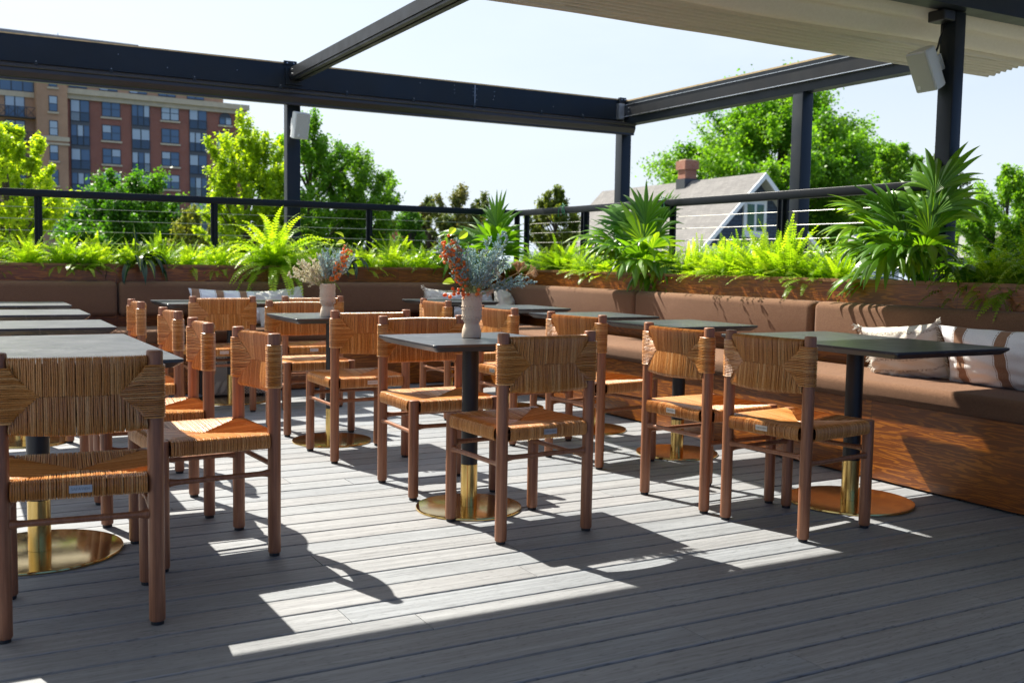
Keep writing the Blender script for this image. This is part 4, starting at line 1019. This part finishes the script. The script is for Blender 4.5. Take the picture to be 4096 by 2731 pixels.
# ------------------------------------------------------------------ trees
def tree(name, label, base, cx, cy, crown, nclump, leaves_per, leaf, mat, seed, trunk_r=.16, hollow=.55, flat=1.0, clump_r=.16, cat='tree', group='trees beyond the railing', aniso=(1, 1, 1)):
    """crown = (z_low, z_high, half width); base on the ground"""
    nclump = int(nclump*1.7); leaves_per = int(leaves_per*2.3); leaf *= .55
    rs2 = np.random.RandomState(seed); z0, z1, rw = crown; zc, hz = (z0+z1)/2, (z1-z0)/2
    t = thing(name, label, cat, (cx, cy, base), 0, group); zc -= base
    U = rs2.normal(size=(nclump*3, 3)); U /= np.linalg.norm(U, axis=1)[:, None]
    rad = rs2.uniform(hollow, 1.0, len(U))[:, None]; C = U*rad
    C = C[C[:, 2] > -.9][:nclump]
    low = 1-.35*np.clip(-C[:, 2], 0, 1); up = 1-.45*np.clip(C[:, 2], 0, 1)**2
    lump = 1+.22*np.sin(3*np.arctan2(C[:, 1], C[:, 0])+seed)+.12*np.sin(5*C[:, 2]+seed)
    C = np.stack([C[:, 0]*rw*low*up*lump, C[:, 1]*rw*low*up*lump, C[:, 2]*hz*flat+zc], 1)
    rw *= 1.12; cr = clump_r*rw*1.0*rs2.uniform(.5, 1.3, len(C))
    n = leaves_per
    A = rs2.normal(size=(len(C), n, 3)); A /= np.linalg.norm(A, axis=2)[..., None]; A *= np.clip(np.abs(rs2.normal(0, .5, (len(C), n, 1)))+.08, 0, .95)
    ax_ = C/np.linalg.norm(C-[0, 0, zc*.8], axis=1)[:, None]; ax_ = (C-[0, 0, zc*.8]); ax_ /= np.linalg.norm(ax_, axis=1)[:, None]
    A = A*.85+ax_[:, None, :]*rs2.uniform(-1.4, 1.0, (len(C), n, 1)); A[..., 2] *= .8
    Pp = C[:, None, :]+A*cr[:, None, None]; Pp = Pp.reshape(-1, 3); m_ = len(Pp)
    d = rs2.normal(size=(m_, 3)); d[:, 2] = d[:, 2]*.6-.25; d /= np.linalg.norm(d, axis=1)[:, None]
    s = np.cross(d, rs2.normal(size=(m_, 3))*[1, 1, .3]+[0, 0, 1.0]); s /= np.linalg.norm(s, axis=1)[:, None]+1e-9
    L = leaf*rs2.uniform(.6, 1.3, m_)[:, None]; W_ = L*.36
    a = Pp; V = np.stack([a, a+d*L*.5+s*W_, a+d*L, a+d*L*.5-s*W_], 1)
    var = np.clip(np.repeat(rs2.rand(len(C)), n)*.55+rs2.rand(m_)*.45, 0, 1)
    ob('crown', quads_mesh('crown', V, mat, var), t)
    g = Geo(); top = zc+hz*.35
    g.tube([(0, 0, -.1), (.05*rw, 0, (zc-hz)*.6), (0, .04*rw, zc-hz*.3), (0, 0, top)], [trunk_r, trunk_r*.8, trunk_r*.6, trunk_r*.25], 8, False)
    for k in range(0, len(C), max(1, len(C)//26)):
        c = C[k]; zz = min(top, max(zc-hz*.9, c[2]-hz*.55)); g.tube([(0, 0, zz), (c[0]*.45, c[1]*.45, zz+(c[2]-zz)*.4), tuple(c)], [trunk_r*.35, trunk_r*.22, trunk_r*.07], 5, False)
    part('trunk', g, M_bark, t)
    return t
def tree_px(name, label, px, top, bottom, halfw, dep, **k):
    c = at_depth(px, top, dep); b_ = at_depth(px, bottom, dep); hw = halfw*dep/CAM[0]
    return tree(name, label, -7.0, c[0], c[1], (b_[2], c[2], hw), **k)
tree_px('bright_tree', 'bright yellow-green tree at the left edge of the view', 20, 455, 1080, 215, 19, nclump=85, leaves_per=75, leaf=.135, mat=M_tree_b, seed=1, trunk_r=.12, clump_r=.15)
tree_px('leafy_tree', 'round green tree before the brick building', 505, 685, 1180, 270, 45, nclump=120, leaves_per=170, leaf=.26, mat=M_tree_m, seed=2, clump_r=.17)
tree_px('pale_tree', 'small pale green tree right of the round one before the brick building', 770, 830, 1100, 95, 38, nclump=40, leaves_per=90, leaf=.16, mat=M_tree_y, seed=3, trunk_r=.08, clump_r=.22)
tree_px('leafy_tree', 'bright tall tree at the right end of the brick building', 985, 470, 1150, 200, 31, nclump=110, leaves_per=110, leaf=.17, mat=M_tree_b, seed=4, clump_r=.155)
tree_px('leafy_tree', 'tall open tree behind the left pergola post', 1240, 425, 1150, 225, 33, nclump=120, leaves_per=100, leaf=.17, mat=M_tree_m, seed=15, clump_r=.15)
tree_px('leafy_tree', 'green tree right of the left pergola post, sky showing through it', 1440, 575, 1150, 195, 34, nclump=100, leaves_per=100, leaf=.16, mat=M_tree_d, seed=6, clump_r=.16)
def conifer(label, px, top, bottom, halfw, dep, seed, sparse=1.0, brown=False, name='conifer'):
    rs2 = np.random.RandomState(seed); c = at_depth(px, top, dep); bz = at_depth(px, bottom, dep)[2]; hw = halfw*dep/CAM[0]; H = c[2]-bz
    t = thing(name, label, 'tree', (c[0], c[1], -7), 0, 'evergreens beyond the railing'); P = []; g = Geo(); off = 7.0
    g.tube([(0, 0, -.1), (0, 0, bz+off), (.02*hw, 0, c[2]+off)], [.22, .18, .03], 7, False)
    nb = int(46*sparse)
    for k in range(nb):
        q = k/nb; z = bz+off+H*q*.97; L = hw*(1-q)**.75*rs2.uniform(.55, 1.1)+.1*hw; az = k*2.4+rs2.uniform(-.5, .5)
        e = np.array([math.cos(az)*L, math.sin(az)*L, z+L*rs2.uniform(-.05, .28)]); g.tube([(0, 0, z-.1*L), tuple(e*[.55, .55, 1]), tuple(e)], [.05, .03, .012], 4, False)
        n = 190
        u = rs2.uniform(.35, 1.05, n)[:, None]; base = np.array([0, 0, z])+(e-[0, 0, z])*u
        P.append(base+rs2.normal(size=(n, 3))*[L*.15, L*.15, L*.07])
    P = np.concatenate(P); m_ = len(P); d = rs2.normal(size=(m_, 3)); d /= np.linalg.norm(d, axis=1)[:, None]; s = np.cross(d, rs2.normal(size=(m_, 3))); s /= np.linalg.norm(s, axis=1)[:, None]
    L = dep*.0042*rs2.uniform(.6, 1.3, m_)[:, None]; V = np.stack([P, P+d*L*.5+s*L*.25, P+d*L, P+d*L*.5-s*L*.25], 1)
    ob('crown', quads_mesh('crown', V, M_con, np.clip(rs2.rand(m_)*.9, 0, 1)), t); part('trunk', g, M_bark, t)
tree_px('evergreen', 'dark evergreen standing highest between the tall trees and the corner palm', 1835, 700, 1120, 105, 58, nclump=34, leaves_per=120, leaf=.30, mat=M_con, seed=31, trunk_r=.2, clump_r=.24, flat=.9, group='evergreens beyond the railing')
tree_px('evergreen', 'low evergreen left of the highest one, right of the tall trees', 1718, 775, 1120, 95, 60, nclump=34, leaves_per=110, leaf=.30, mat=M_con, seed=32, trunk_r=.18, clump_r=.24, group='evergreens beyond the railing')
tree_px('evergreen', 'brown-tinged evergreen right of the highest one', 1935, 760, 1120, 75, 62, nclump=26, leaves_per=100, leaf=.30, mat=M_con, seed=33, trunk_r=.18, clump_r=.26, group='evergreens beyond the railing')
tree_px('leafy_tree', 'low green tree between the tall trees and the evergreens', 1640, 800, 1100, 70, 50, nclump=40, leaves_per=90, leaf=.22, mat=M_tree_m, seed=16, clump_r=.25)
tree_px('olive_tree', 'olive-green tree behind the rail left of the house', 2225, 748, 1100, 105, 36, nclump=60, leaves_per=110, leaf=.17, mat=M_tree_y, seed=7, trunk_r=.1, clump_r=.2)
tree_px('big_tree', 'huge green tree rising behind the house with the chimney', 3130, 318, 1120, 455, 72, nclump=230, leaves_per=230, leaf=.42, mat=M_tree_m, seed=8, trunk_r=.4, clump_r=.15)
tree_px('big_tree', 'dark green tree between the corner and middle right posts', 3420, 540, 1150, 230, 76, nclump=120, leaves_per=210, leaf=.42, mat=M_tree_d, seed=9, trunk_r=.35, clump_r=.19)
tree_px('leafy_tree', 'light green tree left of the near right post', 3590, 575, 1100, 150, 64, nclump=90, leaves_per=170, leaf=.33, mat=M_tree_m, seed=10, clump_r=.19)
conifer('ragged evergreen seen either side of the near right post', 3785, 535, 1120, 150, 66, 11, 1.0)
tree_px('leafy_tree', 'green tree at the right edge of the view', 4040, 660, 1200, 190, 44, nclump=110, leaves_per=170, leaf=.24, mat=M_tree_m, seed=12, clump_r=.18)
tree_px('leafy_tree', 'dark tree low behind the biggest fan palm', 3830, 880, 1180, 160, 50, nclump=80, leaves_per=150, leaf=.26, mat=M_tree_d, seed=13, clump_r=.2)
conifer('small evergreen peeping up behind the chimney', 2690, 683, 900, 50, 92, 14)

# utility pole
c = at_depth(1555, 690, 36); g = Geo(); g.tube([(c[0], c[1], -7), (c[0], c[1], c[2])], [.13, .10], 10); tag(ob('utility_pole', g.mesh('utility_pole', plain('weathered_pole', (.13, .11, .09), .9, 0, .3, 3))), 'weathered utility pole standing right of the tall trees', 'utility pole')
# ------------------------------------------------------------------ brick apartment building
Bn = np.array([.065, -.998, 0]); Bd = np.array([.998, .065, 0]); B0 = np.array([22.15, 131.0, 0])
def bp(px, py, off=0.0):
    d = ray(px, py); o = np.array([0, 0, CAM[4]]); P0 = B0-Bn*off*-1; t = np.dot(P0-o, Bn)/np.dot(d, Bn); p = o+d*t; return float(np.dot(p-B0, Bd)), float(p[2])
bl = thing('apartment_building', 'brick apartment building with rows of windows behind the far railing', 'building', (B0[0], B0[1], 0), math.atan2(Bd[1], Bd[0]))
# local axes: x along the facade, y into the building
S_ = 1/1.28
def L_(px, py): return bp(px*S_, 300+py*S_)
uR = L_(1250, 170)[0]; uM = L_(338, 100)[0]; uP = L_(180, 100)[0]; uL = uP-34
zC0, zC1 = L_(700, 118)[1]-.1, L_(700, 100)[1]+.6
zc_lo, zc_hi = L_(620, 147)[1], L_(620, 96)[1]
zTop = bp(592, 185, -3)[1]; uTop = bp(592, 185, 3)[0]
g = Geo(); g.box(uM+.01, 0, -7, uR, 16, zc_lo-.01); part('red_wall', g, M_redbrick, bl)
g = Geo(); g.box(uP+.01, -.9, -7, uM, 16, zc_hi+3.2); part('tan_pier', g, M_tanbrick, bl)
g = Geo(); g.box(uL, .8, -7, uP, 16, zc_hi+3.2); part('tan_wing', g, M_tanbrick, bl)
g = Geo(); g.box(uM+.01, -.30, zc_lo, uR+.25, 16.2, zc_lo+(zc_hi-zc_lo)*.45); g.box(uM+.01, -.60, zc_lo+(zc_hi-zc_lo)*.45+.01, uR+.5, 16.4, zc_hi); part('cornice', g, M_stone, bl)
uU = L_(1163, 120)[0]
g = Geo(); g.box(uM+.02, 1.6, zc_hi+.02, uU, 16, zc_hi+3.2); part('upper_storey', g, M_tanbrick, bl)
g = Geo(); g.box(uL, 3.5, zc_hi+3.25, uTop, 15, zTop-.5); part('penthouse', g, M_tanbrick, bl)
g = Geo(); g.box(uL-.3, 3.1, zTop-.49, uTop+.3, 15.4, zTop); part('roof', g, plain('grey_parapet', (.26, .26, .27), .8), bl)
g = Geo(); ua, za = bp(260, 95); g.tube([(ua, 5, zTop), (ua, 5, bp(260, 95, 3)[1]+.4)], .05, 5); part('antenna', g, M_galv, bl)
g = Geo(); g.box(uP+.3, -1.05, L_(250, 340)[1], uM+.15, -.91, L_(250, 318)[1]); g.box(uP+.3, -1.05, L_(250, 360)[1], uM+.15, -.91, L_(250, 350)[1]); g.box(uL, .6, L_(90, 107)[1], uP-.02, .79, L_(90, 80)[1]); part('stone_band', g, M_stone, bl)
wr = random.Random(3)
def window(u0, u1, z0, z1, y, cols, split=None, sill=True, arch=False):
    g = Geo(); fw = .10
    if arch:
        n = 12; cx, hw = (u0+u1)/2, (u1-u0)/2; zs = z1-hw
        pts = [(u0, z0), (u1, z0)]+[(cx+hw*math.cos(PI*k/n), zs+hw*math.sin(PI*k/n)) for k in range(n+1)]
        V = [(a, y-.08, c) for a, c in pts]+[(a, y+.05, c) for a, c in pts]; k = len(pts)
        g.add(V, [tuple(range(k)), tuple(range(k, 2*k))[::-1]]+[(i, (i+1) % k, k+(i+1) % k, k+i) for i in range(k)])
    else: g.box(u0, y-.08, z0, u1, y+.05, z1)
    f = part('window', g, M_wframe, bl); g = Geo(); cw = (u1-u0)/cols
    for c in range(cols):
        a, b_ = u0+c*cw+fw*.7, u0+(c+1)*cw-fw*.7; zz = z0+(z1-z0)*(split or .5)
        zt = z1-fw if not arch else z1-(u1-u0)*.42
        v = wr.random(); g.box(a, y-.10, z0+fw, b_, y-.082, zz-fw*.4, min(v, .49) if wr.random() < .75 else v); g.box(a, y-.10, zz+fw*.4, b_, y-.082, zt, v)
    part('pane', g, M_win, f)
    if sill: g = Geo(); g.box(u0-.15, y-.16, z0-.22, u1+.15, y+.02, z0-.01); part('sill', g, M_stone, f)
pitch = L_(568, 137)[1]-L_(568, 258)[1]
for (x0, x1, t0, b0_, rows, kind) in ((521, 615, 137, 217, 7, 'w'), (825, 915, 160, 235, 7, 'w'), (1110, 1190, 295, 372, 6, 'w'), (360, 457, 128, 240, 7, 'b'), (673, 765, 152, 262, 7, 'b'), (968, 1057, 172, 280, 7, 'b')):
    u0, u1 = L_(x0, (t0+b0_)/2)[0], L_(x1, (t0+b0_)/2)[0]; zt, zb = L_((x0+x1)/2, t0)[1], L_((x0+x1)/2, b0_)[1]
    for r in range(rows):
        o = r*pitch
        if zb-o < -6: break
        if kind == 'w': window(u0, u1, zb-o, zt-o, 0, 2)
        else:
            window(u0, u1, zb-o, zt-o, -.02, 3 if (r+int(x0)) % 2 else 2, .42, False)
            g = Geo(); g.box(u0, -.16, zb-o-.42, u1, .0, zb-o-.02); part('spandrel', g, M_spand, bl)
            g = Geo(); g.box(u0, -.24, zb-o+1.05, u1, -.20, zb-o+1.10)
            for q in range(17): uu = u0+(u1-u0)*q/16; g.box(uu-.012, -.232, zb-o, uu+.012, -.208, zb-o+1.05)
            part('balcony_rail', g, M_wframe, bl)
window(L_(1122, 225)[0], L_(1184, 225)[0], L_(1150, 258)[1], L_(1150, 195)[1], 0, 2, arch=True)
u0, u1 = L_(243, 150)[0], L_(287, 150)[0]
for (t0, b0_) in ((-70, 68), (112, 193), (238, 316), (362, 442), (487, 567), (612, 692), (737, 817)):
    if t0 < 0: t0 = -12
    window(u0, u1, L_(265, b0_)[1], L_(265, t0)[1], -.9, 1)
for r in range(4):
    u0, u1 = L_(28, 150)[0], L_(131, 150)[0]; zt, zb = L_(80, 100)[1]-r*pitch, L_(80, 212)[1]-r*pitch; window(u0, u1, zb, zt, .8, 2, None, False)
    g = Geo(); ul = u0-2.5; ur_ = uP-.05; g.box(ul, -.35, zb-.1, ur_, .79, zb); g.box(ul, -.35, zb+1.05, ur_, -.29, zb+1.12); nq = 6
    for q in range(nq):
        a, c = ul+(ur_-ul)*q/nq, ul+(ur_-ul)*(q+1)/nq; g.tube([(a, -.32, zb), (c, -.32, zb+1.05)], .03, 4); g.tube([(c, -.32, zb), (a, -.32, zb+1.05)], .03, 4); g.tube([(a, -.32, zb), (a, -.32, zb+1.05)], .035, 4)
    part('balcony', g, M_wframe, bl)
window(L_(-60, 60)[0], L_(180, 60)[0], L_(90, 80)[1], L_(90, 80)[1]+5, .8, 4, .45, False, True)
for (x0, x1, yb) in ((362, 458, 82), (522, 616, 95), (676, 768, 106), (826, 916, 116), (974, 1062, 128)):
    u0, u1 = L_(x0, 80)[0], L_(x1, 80)[0]; window(u0, u1, zc_hi+.35, zc_hi+2.0, 1.6, 2, sill=False)

# ------------------------------------------------------------------ house with the blue gable
pk = at_depth(3062, 690, 50); az = R(5.0); rd = np.array([math.sin(az), math.cos(az), 0]); gd = np.array([math.cos(az), -math.sin(az), 0])
hs = thing('gabled_house', 'house with grey shingle roof, brick chimney and dark blue gable', 'house', (pk[0], pk[1], 0), -az)
zr = pk[2]; zE = 2.1; hwid = 3.4; slope = (zr-zE)/hwid; Lr = 16.5; ov = .75; oe = .6
def roofside(s):
    g = Geo(); x1 = s*(hwid+1.6); z1 = zr-slope*(hwid+1.6)
    V = [(0, 0, zr), (0, Lr, zr), (x1, Lr, z1), (x1, 0, z1)]; V2 = [(a, b_, c-.16) for a, b_, c in V]
    f = [(0, 1, 2, 3), (7, 6, 5, 4), (0, 3, 7, 4), (1, 5, 6, 2), (2, 6, 7, 3), (0, 4, 5, 1)]
    g.add(V+V2, f if s < 0 else [q[::-1] for q in f]); return part('roof', g, M_roof, hs)
r1 = roofside(-1); roofside(1)
for s in (-1, 1):                                                     # rake boards and soffit
    g = Geo(); x1 = s*(hwid+1.6); z1 = zr-slope*(hwid+1.6); q = -.07
    V = [(0, q, zr-.01), (x1, q, z1-.01), (x1, q, z1-.30), (0, q, zr-.30)]; V += [(a, -.005, c) for a, b_, c in V]
    g.add(V, [(0, 1, 2, 3), (4, 7, 6, 5), (0, 4, 5, 1), (1, 5, 6, 2), (2, 6, 7, 3), (3, 7, 4, 0)]); part('rake_board', g, M_wintrim, hs)
    g = Geo(); V = [(0, 0, zr-.175), (x1, 0, z1-.175), (x1, ov, z1-.175), (0, ov, zr-.175)]; V += [(a, b_, c-.03) for a, b_, c in V]
    g.add(V, [(0, 1, 2, 3), (4, 7, 6, 5), (0, 4, 5, 1), (1, 5, 6, 2), (2, 6, 7, 3), (3, 7, 4, 0)]); part('soffit', g, M_soffit, hs)
g = Geo(); w2 = hwid-.0; zg = zE-.12
V = [(-w2, ov, zg), (w2, ov, zg), (0, ov, zr-.21)]; V += [(a, Lr-ov, c) for a, b_, c in V]; g.add(V, [(0, 1, 2), (5, 4, 3), (0, 3, 4, 1), (1, 4, 5, 2), (2, 5, 3, 0)]); part('gable_wall', g, M_blue, hs)
g = Geo(); g.box(-hwid-.3, ov-.14, zE-.55, hwid+.3, ov+.02, zE-.13); part('belt_board', g, M_wintrim, hs)
g = Geo(); g.box(-hwid+.02, ov+.03, -7, hwid-.02, Lr-ov, zE-.14); part('lower_wall', g, M_blue, hs)
def hu(px, py):
    d = ray(px, py); o = np.array([0, 0, CAM[4]]); P0 = pk+rd*ov; t = np.dot(P0-o, rd)/np.dot(d, rd); p = o+d*t; return float(np.dot(p-pk, gd)), float(p[2])
ua, zt = hu(2972, 800); ub, zb = hu(3058, 942)
g = Geo(); g.box(ua, ov-.12, zb, ub, ov-.01, zt); wf = part('window', g, M_wintrim, hs)
g = Geo(); um = (ua+ub)/2
for a, b_ in ((ua+.20, um-.08), (um+.08, ub-.20)): g.box(a, ov-.15, zb+.2, b_, ov-.122, zt-.2, .3)
part('pane', g, winglass('house_glass', (.09, .15, .13), (.3, .35, .35)), wf)
g = Geo(); g.box(ua-.08, ov-.2, zb-.12, ub+.08, ov-.01, zb-.01); part('sill', g, M_wintrim, wf)
# chimney where its sight line meets the ridge
best = min(np.linspace(1, Lr-1, 300), key=lambda q: abs(np.dot((pk+rd*q)-[0, 0, CAM[4]], AR)/np.dot((pk+rd*q)-[0, 0, CAM[4]], AF)*CAM[0]+2048-2747))
dch = float(np.dot((pk+rd*best)-[0, 0, CAM[4]], AF)); cw = 33*dch/CAM[0]; ztop = at_depth(2747, 645, dch)[2]
g = Geo(); g.box(-cw*.8, best-cw*.8, zr-.8, cw*.8, best+cw*.8, ztop-.5); g.box(-cw, best-cw, ztop-.49, cw, best+cw, ztop-.01); ch_ = part('chimney', g, M_chim, hs)
g = Geo(); g.box(-cw*.75, best-cw*.75, ztop, cw*.75, best+cw*.75, ztop+.06); part('chimney_cap', g, M_stone, ch_)
g = Geo(); g.box(-cw*.95, best-cw*.95, zr-.75, cw*.95, best+cw*.95, zr+.12); part('flashing', g, M_wframe, ch_)

# low neighbours glimpsed behind the right-hand plants
def lowhouse(label, px, py, w, dep, hh, wallm, roofm, az2, name='low_house', drop=1.2):
    c = at_depth(px, py, dep); t = thing(name, label, 'house', (c[0], c[1], 0), az2); z = c[2]; hw = w*dep/CAM[0]/2
    g = Geo(); g.box(-hw+.25, -hw*.8+.2, -7, hw-.25, hw*.8-.2, z-drop-.02); part('wall', g, wallm, t)
    g = Geo(); V = [(-hw, -hw*.8, z-drop), (hw, -hw*.8, z-drop), (hw, hw*.8, z-drop), (-hw, hw*.8, z-drop), (-hw, 0, z), (hw, 0, z)]
    g.add(V, [(0, 1, 5, 4), (2, 3, 4, 5), (0, 4, 3), (1, 2, 5), (3, 2, 1, 0)]); part('roof', g, roofm, t)
    g = Geo(); g.box(-hw*.45, -hw*.8+.12, z-drop-1.9, hw*.1, -hw*.8+.19, z-drop-.5); f = part('window', g, M_wintrim, t); g = Geo(); g.box(-hw*.40, -hw*.8+.09, z-drop-1.8, hw*.05, -hw*.8+.115, z-drop-.6, .3); part('pane', g, M_win, f)
M_lgrey = plain('pale_siding', (.50, .52, .54), .8); M_lroof = plain('pale_roof', (.46, .45, .44), .9, 0, .15, 3)
lowhouse('low house with pale roof behind the biggest fan palm, left of its trunk', 3500, 925, 200, 42, 3, M_lgrey, M_lroof, -.3)
lowhouse('low grey-roofed house behind the dark ferns at the right edge', 3955, 925, 210, 46, 3, plain('blue_grey_siding', (.16, .20, .27), .8), M_lroof, -1.0)
lowhouse('low red-brick house glimpsed right of the utility pole', 1590, 880, 150, 58, 3, M_chim, plain('terracotta_roof', (.40, .13, .06), .9, 0, .2, 3), .2)
